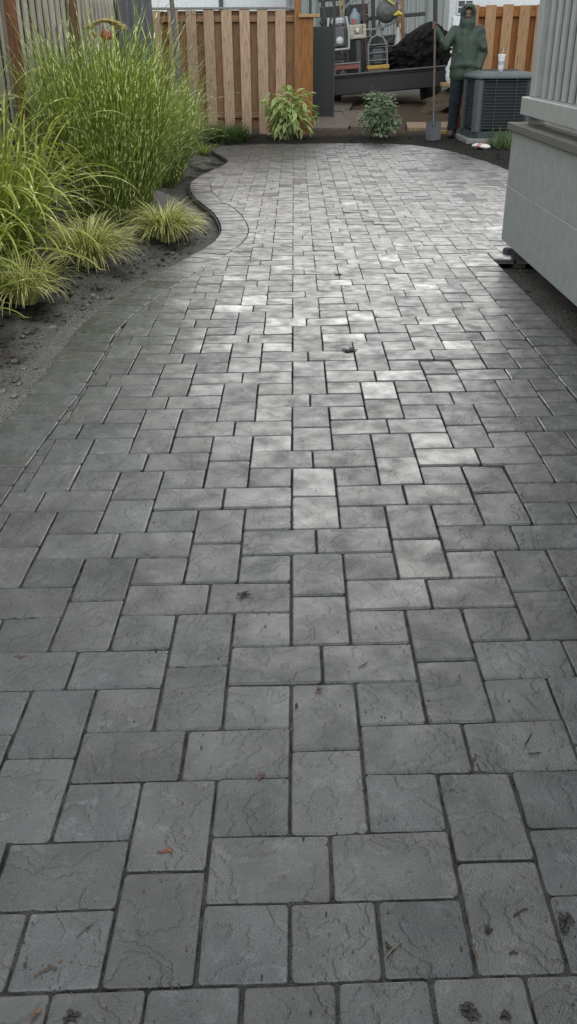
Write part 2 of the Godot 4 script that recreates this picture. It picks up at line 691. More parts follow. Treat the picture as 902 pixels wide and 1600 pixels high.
func quad_of(i: float, k: float, w: float, h: float) -> PackedVector2Array:
	return PackedVector2Array([lattice(i, k), lattice(i + w, k), lattice(i + w, k + h), lattice(i, k + h)])


func thick(p: PackedVector2Array) -> float:      # about the narrower side of a strip
	var round_ := 0.0
	for i in p.size():
		round_ += p[i].distance_to(p[(i + 1) % p.size()])
	return poly_area(p) * 2.0 / round_ * 1.25


func poly_area(p: PackedVector2Array) -> float:
	var a := 0.0
	for i in p.size():
		a += p[i].cross(p[(i + 1) % p.size()])
	return absf(a) * 0.5


func patio() -> void:
	var root := Node3D.new()
	root.name = "patio"
	root.set_meta("kind", "structure")
	root.set_meta("label", "wet grey cobble paving of squares and oblongs with a soldier course edge")
	add_child(root)
	var all := []
	# the field: pairs of upright oblongs on a diamond lattice, squares beside them, lying oblongs between
	for ci in range(-12, 13):
		for cj in range(-3, 48):
			if (ci + cj) % 2 != 0:
				continue
			var i := ci * 4
			var k := cj * 4
			for p in [[i, k, 2, 3], [i, k + 3, 2, 3], [i - 2, k, 2, 2], [i - 2, k + 4, 2, 2], [i - 2, k + 6, 3, 2], [i + 1, k + 6, 3, 2]]:
				var kk: float = p[1]
				var hh: float = p[3]
				if kk < -4:
					if kk + hh <= -4:
						continue
					hh = kk + hh + 4        # the first row is made up with shorter pieces
					kk = -4
				var q := quad_of(p[0], kk, p[2], hh)
				var box := Rect2(q[0], Vector2.ZERO).expand(q[1]).expand(q[2]).expand(q[3])
				for ring in inner:
					var whole := true
					for c in q:
						if not Geometry2D.is_point_in_polygon(c, ring):
							whole = false
							break
					if whole:
						all.append(q)
					elif box.position.y > -1.0:
						for part in Geometry2D.intersect_polygons(q, ring):
							if poly_area(part) > 0.0008 and thick(part) > 0.011:
								all.append(part)
	# the soldier course, laid with wider joints
	var loose := {}
	var runs := [curve_run, PackedVector2Array([Vector2(2.60, 6.20), Vector2(1.418, 6.20)]), PackedVector2Array([Vector2(1.415, 6.20 + 3 * UNIT), Vector2(1.415, lattice(19, -7).y)])]
	for run: PackedVector2Array in runs:
		var total := 0.0
		for i in run.size() - 1:
			total += run[i].distance_to(run[i + 1])
		var n := int(round(total / (2.0 * UNIT)))
		var marks := []
		for m in n + 1:
			var left := total * m / n
			for i in run.size() - 1:
				var l := run[i].distance_to(run[i + 1])
				if left <= l + 1e-6 or i == run.size() - 2:
					var pt := run[i].lerp(run[i + 1], left / l)
					var dir := (run[mini(i + 2, run.size() - 1)] - run[maxi(i - 1, 0)]).normalized()
					marks.append([pt, pt + Vector2(dir.y, -dir.x) * 3.0 * UNIT])
					break
				left -= l
		for m in n:
			loose[all.size()] = true
			all.append(PackedVector2Array([marks[m][0], marks[m + 1][0], marks[m + 1][1], marks[m][1]]))
	for i in range(-13, 16, 2):
		all.append(PackedVector2Array([lattice(i, -7), lattice(i + 2, -7), lattice(i + 2, -4), lattice(i, -4)]))
	for row in 4:       # behind the photographer
		for i in range(-16, 18, 2):
			all.append(quad_of(i + (row % 2), -9 - row * 2, 2, 2))
	var keyed := []
	for nth in all.size():
		var q: PackedVector2Array = all[nth]
		var mid := Vector2.ZERO
		for p: Vector2 in q:
			mid += p / q.size()
		var seen := absf(mid.x) < (0.34 * mid.y + 0.30) and mid.y > 0.60
		var z := mid.y * 0.886 + 0.602
		keyed.append([poly_area(q) / (z * z * z) * (1.0 if seen else 0.0001), q, mid, 0.0043 if loose.has(nth) else 0.0020])
	keyed.sort_custom(func(a, b): return a[0] > b[0])
	var rests := [Shape.new(), Shape.new(), Shape.new()]
	var coats := [M.paver, M.wet_paver, M.dry_paver]
	var rough := []           # the nearest stones are the most deeply cleft
	for c in coats:
		var deep: StandardMaterial3D = c.duplicate()
		deep.heightmap_scale = 1.75
		rough.append(deep)
	var tones := noise(FastNoiseLite.TYPE_SIMPLEX, 0.5, 2, 91)
	for at in keyed.size():
		var q: PackedVector2Array = keyed[at][1]
		var mid: Vector2 = keyed[at][2]
		var near := at < 300
		var damp := rng.randf()
		var kind := 2 if damp < 0.45 else 0 if damp < 0.85 else 1
		var s: Shape = Shape.new() if near else rests[kind]
		var g := 0.088 * (1.0 + rng.randf_range(-0.30, 0.30) + tones.get_noise_2d(mid.x, mid.y) * 0.15)
		var warm := rng.randf_range(-0.025, 0.025)
		s.tint = Color(g * (0.985 + warm), g * 1.0, g * (0.98 - warm))
		var tilt := Vector2(rng.randfn(0, 0.009), rng.randfn(0, 0.009)) * (3.0 if rng.randf() < 0.09 else 1.0)
		paver(s, q, rng.randf_range(-0.0016, 0.0016), tilt, near, keyed[at][3])
		if near and s.v.size():
			put(s, rough[kind], "paver", root)
	for k in 3:
		put(rests[k], coats[k], "paving_beyond", root, true)
	# joint sand: one sheet a little below the faces
	var j := Shape.new()
	j.tint = Color(0.070, 0.068, 0.065)
	var tris := Geometry2D.triangulate_polygon(edge)
	for t in range(0, tris.size(), 3):
		var a := edge[tris[t]]
		var b := edge[tris[t + 1]]
		var c := edge[tris[t + 2]]
		if (b - a).cross(c - a) < 0:
			var sw := b
			b = c
			c = sw
		for p in [a, c, b]:
			j.vert(W(p.x, -0.0125, p.y), Vector3.UP, p)
	put(j, M.sand, "joint_sand", root)
	var j2 := Shape.new()
	j2.tint = j.tint
	j2.quad(W(-1.3, -0.013, -0.9), W(1.4, -0.013, -0.9), W(1.4, -0.013, lattice(15, -7).y - 0.01), W(-1.3, -0.013, lattice(-15, -7).y - 0.03))
	put(j2, M.sand, "joint_sand", root)
	# near the camera the sand stands unevenly in the joints
	var heaped := Shape.new()
	heaped.tint = Color(0.105, 0.102, 0.096)
	var fill := noise(FastNoiseLite.TYPE_SIMPLEX, 16.0, 3, 19)
	var st := 0.012
	var h_at := func(x: float, d: float) -> float: return minf(-0.0072 + 0.0075 * fill.get_noise_2d(x, d) - 0.004 * smoothstep(1.9, 2.7, d), -0.0024)
	for jd in 165:
		var d := 0.70 + jd * st
		var half := 0.34 * d + 0.34
		for ji in range(int(-half / st), int(half / st)):
			var x := ji * st
			var c00 := W(x, h_at.call(x, d), d)
			var c10 := W(x + st, h_at.call(x + st, d), d)
			var c11 := W(x + st, h_at.call(x + st, d + st), d + st)
			var c01 := W(x, h_at.call(x, d + st), d + st)
			heaped.tri(c00, c10, c11)
			heaped.tri(c00, c11, c01)
	put(heaped, M.sand, "joint_sand", root)
	# the black edging that holds the curve, bare where the bed has been dug out
	var e := Shape.new()
	e.tint = Color(0.028, 0.028, 0.030)
	var rows := []
	for i in curve_run.size():
		var p := curve_run[i]
		if p.y < 6.75 or p.y > 13.9 or (p.x > 0):
			continue
		var dir := (curve_run[i + 1] - curve_run[i - 1]).normalized()
		var o := Vector2(-dir.y, dir.x)
		var q := p + o * 0.004
		var r := p + o * 0.016
		rows.append(PackedVector3Array([W(q.x, -0.07, q.y), W(r.x, -0.07, r.y), W(r.x, -0.014, r.y), W(q.x, -0.014, q.y)]))
	e.skin(rows)
	tag(put(e, M.plastic, "paver_edging"), "black plastic edging strip following the curved left edge of the paving", "edging")


# ---------------------------------------------------------------- fences
# boards on alternate faces of two rails; the first face towards the yard
func fence(root: Node3D, from: Vector2, to: Vector2, face: Vector2, top: float, pitch: float, width: float, front: Color, back: Color, posts: Color, overlap := 0.0) -> void:
	var run := to - from
	var n := int(run.length() / pitch)
	var dir := run.normalized()
	var b := Basis(Vector3(dir.x, 0, -dir.y), Vector3.UP, Vector3(dir.x, 0, -dir.y).cross(Vector3.UP))
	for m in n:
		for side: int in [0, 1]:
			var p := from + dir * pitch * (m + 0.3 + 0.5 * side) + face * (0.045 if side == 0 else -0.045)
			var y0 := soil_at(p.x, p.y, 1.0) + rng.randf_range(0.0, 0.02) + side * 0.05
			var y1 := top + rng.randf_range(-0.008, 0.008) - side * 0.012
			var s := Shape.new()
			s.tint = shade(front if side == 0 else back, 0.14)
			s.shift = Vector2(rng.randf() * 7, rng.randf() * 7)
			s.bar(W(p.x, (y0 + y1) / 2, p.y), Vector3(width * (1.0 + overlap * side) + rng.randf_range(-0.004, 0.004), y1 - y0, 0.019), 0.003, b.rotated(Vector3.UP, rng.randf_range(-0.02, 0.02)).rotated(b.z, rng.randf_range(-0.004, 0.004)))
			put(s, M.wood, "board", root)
	for y in [0.32, top - 0.12]:
		var s := Shape.new()
		s.tint = shade(back, 0.1)
		var mid := (from + to) / 2
		s.bar(W(mid.x, y, mid.y), Vector3(0.085, run.length(), 0.055), 0.004, Basis(Vector3.UP, b.x, Vector3.UP.cross(b.x)))
		put(s, M.wood, "rail", root)
	var count := maxi(1, int(run.length() / 2.4))
	for m in count + 1:
		var p := from + run * m / count - face * 0.11
		var s := Shape.new()
		s.tint = shade(posts, 0.1)
		s.shift = Vector2(m * 1.7, 0.4)
		s.bar(W(p.x, top / 2 - 0.05, p.y), Vector3(0.09, top + 0.1, 0.09), 0.006, b)
		put(s, M.wood, "post", root)


func fences() -> void:
	var grey := Color(0.62, 0.575, 0.485)
	var cedar := Color(0.50, 0.365, 0.255)
	var rust := Color(0.33, 0.195, 0.11)
	var t := thing("board_fence", "weathered grey board fence behind the tall grasses along the left side", "fence")
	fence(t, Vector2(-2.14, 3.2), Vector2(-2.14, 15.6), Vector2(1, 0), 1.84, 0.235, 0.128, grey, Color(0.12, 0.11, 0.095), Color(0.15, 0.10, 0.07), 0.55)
	t = thing("board_fence", "tan cedar board fence behind the yellow-green leafy shrub", "fence")
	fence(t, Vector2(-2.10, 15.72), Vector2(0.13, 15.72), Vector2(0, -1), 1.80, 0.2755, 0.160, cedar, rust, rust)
	var cap := Shape.new()
	cap.tint = Color(0.30, 0.29, 0.27)
	cap.bar(W(-0.98, 1.822, 15.72), Vector3(0.14, 2.24, 0.03), 0.004, Basis(Vector3(0, 0, 1), Vector3(1, 0, 0), Vector3(0, 1, 0)))
	put(cap, M.wood, "cap_rail", t)
	t = thing("board_fence", "orange cedar board fence behind the air conditioner and hooded person", "fence")
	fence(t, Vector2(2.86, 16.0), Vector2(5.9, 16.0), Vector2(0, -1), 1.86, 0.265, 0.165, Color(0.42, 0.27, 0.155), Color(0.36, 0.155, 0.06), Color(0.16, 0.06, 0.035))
	var s := Shape.new()
	s.tint = Color(0.33, 0.17, 0.08)
	s.shift = Vector2(3.1, 0.7)
	s.bar(W(0.178, 1.0, 15.70), Vector3(0.105, 2.1, 0.105), 0.006)
	tag(put(s, M.wood, "gate_post"), "tall square cedar post ending the tan fence at the gateway", "post")
	t = thing("capped_post", "short thick orange cedar post with flat overhanging cap beside the gateway", "post", W(0.325, 0, 15.74))
	s = Shape.new()
	s.tint = Color(0.34, 0.16, 0.065)
	s.bar(Vector3(0, 0.84, 0), Vector3(0.19, 1.70, 0.19), 0.006)
	put(s, M.wood, "shaft", t)
	s = Shape.new()
	s.tint = Color(0.52, 0.33, 0.18)
	s.bar(Vector3(0.03, 1.715, 0), Vector3(0.33, 0.045, 0.30), 0.006)
	put(s, M.wood, "cap", t)
	var at := 0
	for p in [Vector2(-2.02, 7.50), Vector2(-2.03, 9.75)]:
		s = Shape.new()
		s.tint = Color(0.27, 0.13, 0.085) if at == 0 else Color(0.20, 0.13, 0.085)
		s.shift = Vector2(p.y, 1.3)
		s.bar(W(p.x, 0.98, p.y), Vector3(0.075, 2.0, 0.075), 0.005)
		tag(put(s, M.wood, "fence_stake"), ["red-brown square stake in front of the grey fence, left of the zebra grass", "dull brown square stake in front of the grey fence, behind the zebra grass"][at], "stake")
		at += 1
	# dark tarpaulin over the far end of the left fence
	s = Shape.new()
	s.tint = Color(0.052, 0.058, 0.066)
	var rings := []
	for k in 15:
		var y := 0.25 + 1.72 * k / 14.0
		var lo := PackedVector3Array()
		var hi := PackedVector3Array()
		for i in 34:
			var d := 12.35 + 3.1 * i / 33.0
			var f := 0.035 * sin(d * 9.0 + sin(y * 2.3) * 1.2) + 0.022 * sin(d * 23.0 + y * 1.5)
			lo.append(W(-2.02 + f * (1.25 - y * 0.4), y + 0.03 * sin(d * 4.0), d))
			hi.append(W(-2.035 + f * (1.25 - y * 0.4), y + 0.03 * sin(d * 4.0), d))
		hi.reverse()
		lo.append_array(hi)
		rings.append(lo)
	s.skin(rings)
	tag(put(s, M.cloth, "tarpaulin"), "dark slate tarpaulin hanging in folds over the far end of the grey fence", "tarpaulin")


# ---------------------------------------------------------------- the raised deck on the right
func deck() -> void:
	var t := thing("raised_deck", "grey painted raised deck with panelled skirt and close balusters on the right", "deck")
	var paint := Color(0.30, 0.32, 0.305)
	var near := -1.6
	for k in 2:
		var s := Shape.new()
		s.tint = paint
		var y0: float = [0.095, 0.455][k]
		var y1: float = [0.454, 0.800][k]
		s.bar(W(1.512 + k * 0.0012, (y0 + y1) / 2, (6.42 + near) / 2), Vector3(0.022, y1 - y0, 6.42 - near), 0.003)
		put(s, M.paint, "skirt_board", t)
		s = Shape.new()
		s.tint = paint
		s.bar(W(3.0, (y0 + y1) / 2, 6.40 - k * 0.003), Vector3(2.94, y1 - y0, 0.022), 0.003)
		put(s, M.paint, "end_board", t)
	var s := Shape.new()
	s.tint = Color(0.21, 0.205, 0.195)
	s.bar(W(1.488, 0.826, (6.45 + near) / 2), Vector3(0.034, 0.046, 6.45 - near), 0.004)
	put(s, M.wood, "trim_board", t)
	for i in 19:
		s = Shape.new()
		s.tint = shade(Color(0.165, 0.16, 0.15), 0.12)
		s.shift = Vector2(i * 1.3, i * 0.7)
		s.bar(W(1.577 + i * 0.143, 0.834, (6.45 + near) / 2), Vector3(0.138, 6.45 - near, 0.028), 0.004, Basis(Vector3(1, 0, 0), Vector3(0, 0, 1), Vector3(0, -1, 0)))
		put(s, M.wood, "deck_board", t)
	# railing
	var rail := Color(0.34, 0.35, 0.33)
	s = Shape.new()
	s.tint = rail
	s.bar(W(1.585, 0.955, (6.32 + near) / 2), Vector3(0.14, 6.32 - near, 0.105), 0.005, Basis(Vector3(1, 0, 0), Vector3(0, 0, 1), Vector3(0, -1, 0)))
	put(s, M.paint, "bottom_rail", t)
	s = Shape.new()
	s.tint = rail
	s.bar(W(1.60, 1.93, (6.32 + near) / 2), Vector3(0.13, 6.32 - near, 0.06), 0.005, Basis(Vector3(1, 0, 0), Vector3(0, 0, 1), Vector3(0, -1, 0)))
	put(s, M.paint, "top_rail", t)
	s = Shape.new()
	s.tint = rail
	s.bar(W(1.610, 1.455, 6.245), Vector3(0.10, 0.895, 0.12), 0.005)
	put(s, M.paint, "end_post", t)
	for d in [6.25, 4.4, 2.5, 0.6]:
		s = Shape.new()
		s.tint = Color(0.20, 0.205, 0.195)
		s.bar(W(1.612, 0.875, d), Vector3(0.085, 0.055, 0.12), 0.004)
		put(s, M.paint, "rail_foot", t)
	var d := 6.055
	while d > near:
		s = Shape.new()
		s.tint = shade(rail, 0.05)
		s.bar(W(1.590, 1.455, d), Vector3(0.024, 0.895, 0.060), 0.004)
		put(s, M.paint, "baluster", t)
		d -= 0.148
	for k in 6:
		s = Shape.new()
		s.tint = shade(Color(0.115, 0.125, 0.12), 0.05)
		s.bar(W(1.655, 1.455, 5.60 - k * 1.28), Vector3(0.02, 0.895, 1.276), 0.003)
		put(s, M.paint, "backing_panel", t)
	# what it stands on
	for p in [Vector2(1.60, 6.28), Vector2(1.62, 3.6), Vector2(1.62, 1.0), Vector2(4.2, 6.2), Vector2(4.2, 1.0)]:
		s = Shape.new()
		s.tint = Color(0.10, 0.09, 0.08)
		s.bar(W(p.x, 0.36, p.y), Vector3(0.09, 0.86, 0.09), 0.004)
		put(s, M.wood, "support_post", t)
	s = Shape.new()
	s.tint = Color(0.09, 0.10, 0.115)
	s.bar(W(1.555, 0.012, 6.42), Vector3(0.05, 0.045, 0.06), 0.008, Basis(Vector3.UP, 0.4))
	tag(put(s, M.concrete, "concrete_block"), "small bluish concrete block under the far corner of the deck", "block")


# ---------------------------------------------------------------- beyond the gateway
func far_buildings() -> void:
	var t := thing("metal_garage", "grey-green ribbed metal garage wall beyond the loaded trailer", "garage")
	var s := Shape.new()
	s.tint = Color(0.20, 0.22, 0.21)
	s.bar(W(2.05, 1.9, 28.2), Vector3(4.1, 4.2, 4.0), 0.02)
	put(s, M.paint, "wall", t)
	for i in 18:
		s = Shape.new()
		s.tint = Color(0.25, 0.27, 0.26) if i % 3 else Color(0.13, 0.145, 0.145)
		s.bar(W(0.12 + i * 0.232, 1.9, 26.17), Vector3(0.05, 4.1, 0.05), 0.012)
		put(s, M.paint, "rib", t)
	s = Shape.new()
	s.tint = Color(0.10, 0.105, 0.11)
	s.bar(W(2.05, 4.1, 28.2), Vector3(4.4, 0.22, 4.5), 0.03)
	put(s, M.dull, "roof", t)
	house("white house with a four-pane window seen past the person's hood", 7.3, 32.0, 4.4, true)
	house("pale house wall with dark downpipe showing over the tan cedar fence", -3.2, 30.0, 8.0, false)


func house(label: String, x: float, d: float, w: float, window: bool) -> void:
	var t := thing("house", label, "house")
	var s := Shape.new()
	s.tint = Color(0.66, 0.68, 0.68)
	s.bar(W(x, 1.9, d + 2.5), Vector3(w, 4.6, 5.0), 0.02)
	put(s, M.paint, "wall", t)
	s = Shape.new()
	s.tint = Color(0.11, 0.11, 0.115)
	s.skin([PackedVector3Array([W(x - w / 2 - 0.3, 4.2, d - 0.4), W(x + w / 2 + 0.3, 4.2, d - 0.4), W(x + w / 2 + 0.3, 4.2, d + 5.4), W(x - w / 2 - 0.3, 4.2, d + 5.4)]), PackedVector3Array([W(x - w / 2 - 0.3, 5.9, d + 2.4), W(x + w / 2 + 0.3, 5.9, d + 2.4), W(x + w / 2 + 0.3, 5.9, d + 2.6), W(x - w / 2 - 0.3, 5.9, d + 2.6)])])
	put(s, M.dull, "roof", t)
	if window:
		var cx := 5.60
		s = Shape.new()
		s.tint = Color(0.75, 0.76, 0.75)
		for q in [[0.0, 0.19, 0.50, 0.04], [0.0, -0.19, 0.50, 0.04], [-0.24, 0.0, 0.04, 0.36], [0.24, 0.0, 0.04, 0.36], [0.0, 0.0, 0.035, 0.34], [0.0, 0.0, 0.44, 0.03]]:
			s.bar(W(cx + q[0], 2.36 + q[1], d - 0.02 - (0.004 if q[3] < 0.035 else 0.0)), Vector3(q[2], q[3], 0.05), 0.004)
		var f := put(s, M.paint, "window", t)
		for q in [[-0.11, 0.085], [0.11, 0.085], [-0.11, -0.085], [0.11, -0.085]]:
			s = Shape.new()
			s.bar(W(cx + q[0], 2.36 + q[1], d - 0.004), Vector3(0.2, 0.15, 0.012), 0.001)
			put(s, M.glass, "pane", f)
		s = Shape.new()
		s.tint = Color(0.82, 0.83, 0.83)
		s.bar(W(5.60, 1.15, d - 0.03), Vector3(0.72, 1.9, 0.05), 0.01)
		put(s, M.paint, "door", t)
	else:
		s = Shape.new()
		s.tint = Color(0.10, 0.11, 0.12)
		s.tube([W(-1.9, 0.0, d - 0.06), W(-1.9, 4.1, d - 0.06)], [0.06, 0.06], 8)
		put(s, M.dull, "downpipe", t)


func slab(x0: float, x1: float, d0: float, d1: float, thick: float, skew: float, tint: Color) -> Shape:
	var s := Shape.new()
	s.tint = tint
	var rings := []
	for k in 5:
		var d := lerpf(d0, d1, k / 4.0)
		var r := PackedVector3Array()
		var y := soil_height((x0 + x1) / 2, d)
		for q in [[x0, -0.03], [x0, thick - 0.006], [x0 + 0.008, thick], [x1 - 0.008, thick], [x1, thick - 0.006], [x1, -0.03]]:
			r.append(W(q[0] + skew * k, y + q[1], d + (q[0] - x0) * 0.06))
		r.reverse()
		rings.append(r)
	s.skin(rings)
	return s


func driveway() -> void:
	var at := 0
	for q in [[0.40, 1.02, 15.95, 17.2, 0.05], [1.06, 1.75, 16.0, 17.3, -0.02], [0.45, 1.1, 17.25, 18.6, 0.05]]:
		var s := slab(q[0], q[1], q[2], q[3], 0.04, q[4], [Color(0.17, 0.145, 0.125), Color(0.155, 0.125, 0.10), Color(0.13, 0.11, 0.095)][at])
		tag(put(s, M.concrete, "stepping_slab"), ["pale flat concrete slab in the gateway beside the capped post", "brownish concrete slab in the gateway behind the white-edged shrub", "dim concrete slab half under the left side of the trailer"][at], "slab")
		at += 1
	var s := slab(1.98, 2.78, 15.85, 16.35, 0.045, 0.01, Color(0.34, 0.25, 0.17))
	tag(put(s, M.wood, "plywood_sheet"), "tan plywood sheet lying on the dirt behind the shovel blade", "plywood")
	s = slab(2.30, 2.60, 15.50, 15.70, 0.035, 0.0, Color(0.40, 0.26, 0.12))
	tag(put(s, M.wood, "board_offcut"), "short orange board offcut on the dirt beside the person's boots", "board")
	# white sack and the board it stands on
	s = Shape.new()
	s.tint = Color(0.78, 0.79, 0.80)
	var rings := []
	for k in 9:
		var r := PackedVector3Array()
		var v := k / 8.0
		for i in 14:
			var a := -TAU * i / 14
			var rad: float = [0.15, 0.20, 0.21, 0.20, 0.185, 0.165, 0.13, 0.09, 0.10][k] * (1.0 + 0.08 * sin(a * 3 + v * 5) + 0.05 * sin(a * 7 - v * 4))
			r.append(Vector3(cos(a) * rad, v * 0.55, sin(a) * rad * 0.75))
		rings.append(r)
	s.skin(rings)
	var sack := put(s, M.cloth, "white_sack")
	sack.position = W(3.0, 0.70, 17.6)
	sack.scale = Vector3(0.85, 0.95, 0.85)
	tag(sack, "white tied sack between the trailer and the person's jacket", "sack")
	s = Shape.new()
	s.tint = Color(0.50, 0.34, 0.20)
	s.bar(Vector3(0, 0, 0), Vector3(0.5, 0.07, 0.4), 0.01)
	var b := put(s, M.wood, "timber_block")
	b.position = W(3.02, 0.66, 17.6)
	b.rotation.z = -0.1
	tag(b, "pale timber block under the white sack", "timber")
	s = Shape.new()
	s.tint = Color(0.26, 0.20, 0.15)
	rings = []
	for k in 7:
		var r := PackedVector3Array()
		for i in 26:
			var a := -TAU * i / 26
			var rad := (1.0 - pow(k / 6.5, 1.6)) * (1.0 + clod.get_noise_2d(cos(a) * 1.3, sin(a) * 1.3 + k * 0.2) * 0.5)
			r.append(Vector3(cos(a) * rad * 0.62, k * 0.072, sin(a) * rad * 0.8))
		rings.append(r)
	s.skin(rings)
	var heap := put(s, M.soil, "dirt_mound")
	heap.position = W(3.02, 0.20, 17.75)
	tag(heap, "mound of brown dirt between the trailer wheel and the person's legs", "dirt mound")


func trailer() -> void:
	var base := W(1.86, 0.30, 18.0)
	var tilt := deg_to_rad(4.2)
	var t := thing("flatbed_trailer", "dark steel flatbed trailer backed into the gateway, loaded with tools", "trailer", base)
	t.rotation.z = tilt
	var steel := Color(0.032, 0.031, 0.030)
	var s := Shape.new()
	s.tint = Color(0.10, 0.098, 0.095)
	s.bar(Vector3(0, 0.56, -1.6), Vector3(2.14, 0.05, 3.2), 0.012)
	put(s, M.steel, "bed", t)
	s = Shape.new()
	s.tint = steel
	s.bar(Vector3(0, 0.40, 0.02), Vector3(2.14, 0.27, 0.05), 0.012)
	put(s, M.steel, "rear_panel", t)
	s = Shape.new()
	s.tint = Color(0.11, 0.108, 0.105)
	s.bar(Vector3(0, 0.595, 0.02), Vector3(2.16, 0.035, 0.10), 0.010)
	put(s, M.steel, "rear_lip", t)
	for x in [-0.62, 0.62]:
		s = Shape.new()
		s.tint = Color(0.03, 0.03, 0.03)
		s.bar(Vector3(x, 0.40, -1.6), Vector3(0.10, 0.2, 3.1), 0.01)
		put(s, M.steel, "chassis_rail", t)
	s = Shape.new()
	s.tint = Color(0.03, 0.03, 0.03)
	s.tube([Vector3(-0.95, 0.27, -0.75), Vector3(0.95, 0.27, -0.75)], [0.05, 0.05], 10)
	put(s, M.steel, "axle", t)
	for x in [-0.98, 0.90]:
		s = Shape.new()
		s.tint = Color(0.022, 0.022, 0.023)
		var tyre := [Vector2(0.15, -0.17), Vector2(0.27, -0.17), Vector2(0.315, -0.14), Vector2(0.325, -0.04), Vector2(0.31, 0.0), Vector2(0.325, 0.04), Vector2(0.315, 0.14), Vector2(0.27, 0.17), Vector2(0.15, 0.17)]
		s.lathe(Vector3.ZERO, tyre, 28)
		var w := put(s, M.dull, "wheel", t)
		w.position = Vector3(x, 0.30 - x * 0.065, -0.75)
		w.rotation.z = PI / 2
		s = Shape.new()
		s.tint = Color(0.10, 0.10, 0.10)
		s.lathe(Vector3.ZERO, [Vector2(0.14, -0.15), Vector2(0.155, -0.13), Vector2(0.155, 0.13), Vector2(0.14, 0.15)], 20)
		put(s, M.steel, "rim", w)
	# rack at the front of the bed
	for x in [-1.04, -0.50, 0.02, 0.52, 1.06]:
		s = Shape.new()
		s.tint = Color(0.036, 0.040, 0.045)
		s.bar(Vector3(x, 1.25, -2.6 if absf(x) < 1.0 else -1.2), Vector3(0.075, 1.40, 0.06), 0.01)
		put(s, M.steel, "stake_post", t)
	for y in [1.05, 1.50, 1.90]:
		s = Shape.new()
		s.tint = Color(0.040, 0.044, 0.048)
		s.bar(Vector3(0, y, -2.66), Vector3(2.15, 0.07, 0.05), 0.01)
		put(s, M.steel, "rack_bar", t)
	for k in 6:
		s = Shape.new()
		s.tint = shade(Color(0.040, 0.044, 0.046), 0.2)
		s.bar(Vector3(0 if k < 3 else -0.56, 0.68 + k * 0.20, -2.74), Vector3(2.1 if k < 3 else 0.98, 0.192, 0.03), 0.008)
		put(s, M.steel, "head_board", t)

	# the load: every piece is a thing that stands on the bed
	var on := func(called: String, label: String, cat: String, x: float, y: float, z: float) -> Node3D:
		var o := thing(called, label, cat, base + Basis(Vector3.BACK, tilt) * Vector3(x, y, z))
		o.rotation.z = tilt
		return o
	var o: Node3D = on.call("power_unit", "pale grey petrol engine in a white tube frame on the trailer", "engine", -0.82, 0.585, -0.5)
	s = Shape.new()
	s.tint = Color(0.32, 0.33, 0.33)
	for x in [-0.18, 0.18]:
		s.tube([Vector3(x, 0.42, 0.15), Vector3(x * 1.08, 0.70, 0.12), Vector3(x * 0.9, 0.93, 0.05), Vector3(x * 0.9, 0.94, -0.12), Vector3(x, 0.42, -0.18)], [0.022, 0.022, 0.022, 0.022, 0.022], 8)
	s.tube([Vector3(-0.18, 0.42, 0.15), Vector3(0.18, 0.42, 0.15)], [0.022, 0.022], 8)
	put(s, M.plastic, "frame", o)
	s = Shape.new()
	s.tint = Color(0.16, 0.165, 0.17)
	s.bar(Vector3(0, 0.62, 0), Vector3(0.26, 0.34, 0.24), 0.03)
	put(s, M.steel, "engine_block", o)
	s = Shape.new()
	s.tint = Color(0.36, 0.37, 0.37)
	s.bar(Vector3(0, 0.87, 0), Vector3(0.24, 0.13, 0.22), 0.04)
	put(s, M.plastic, "fuel_tank", o)
	s = Shape.new()
	s.tint = Color(0.55, 0.55, 0.54)
	s.lathe(Vector3.ZERO, [Vector2(0.065, -0.02), Vector2(0.07, 0.0), Vector2(0.05, 0.025), Vector2(0.02, 0.03)], 14)
	var st := put(s, M.plastic, "starter_cover", o)
	st.position = Vector3(0.02, 0.56, 0.135)
	st.rotation.x = PI / 2
	s = Shape.new()
	s.tint = Color(0.035, 0.035, 0.035)
	for x in [-0.15, 0.15]:
		s.bar(Vector3(x, 0.21, 0), Vector3(0.06, 0.42, 0.28), 0.01)
	s.bar(Vector3(0, 0.30, -0.05), Vector3(0.3, 0.1, 0.2), 0.01)
	put(s, M.steel, "stand", o)
	s = Shape.new()
	s.tint = Color(0.12, 0.10, 0.09)
	s.tube([Vector3(-0.20, 0.92, 0.0), Vector3(-0.25, 1.12, 0.06)], [0.014, 0.014], 6)
	put(s, M.plastic, "handle", o)

	o = on.call("control_box", "cream metal box with round white knob beside the engine", "box", -0.46, 0.585, -0.5)
	s = Shape.new()
	s.tint = Color(0.42, 0.39, 0.31)
	s.bar(Vector3(0, 0.60, 0), Vector3(0.30, 0.06, 0.2), 0.012)
	s.bar(Vector3(-0.12, 0.70, 0), Vector3(0.08, 0.2, 0.2), 0.012)
	s.bar(Vector3(0.12, 0.70, 0), Vector3(0.06, 0.2, 0.2), 0.012)
	s.bar(Vector3(0, 0.70, -0.07), Vector3(0.2, 0.2, 0.05), 0.012)
	s.tint = Color(0.04, 0.04, 0.04)
	s.bar(Vector3(0, 0.29, -0.02), Vector3(0.12, 0.56, 0.12), 0.02)
	put(s, M.plastic, "casing", o)
	s = Shape.new()
	s.tint = Color(0.72, 0.70, 0.62)
	s.lathe(Vector3.ZERO, [Vector2(0.04, 0), Vector2(0.042, 0.03), Vector2(0.02, 0.045)], 12)
	st = put(s, M.plastic, "knob", o)
	st.position = Vector3(0.0, 0.70, -0.045)
	st.rotation.x = PI / 2

	o = on.call("red_bench", "low red toolbox on grey legs at the trailer's rear edge", "toolbox", -0.71, 0.585, -0.10)
	s = Shape.new()
	s.tint = Color(0.22, 0.055, 0.048)
	s.bar(Vector3(0, 0.135, 0), Vector3(0.46, 0.09, 0.2), 0.012)
	put(s, M.plastic, "box", o)
	s = Shape.new()
	s.tint = Color(0.30, 0.29, 0.28)
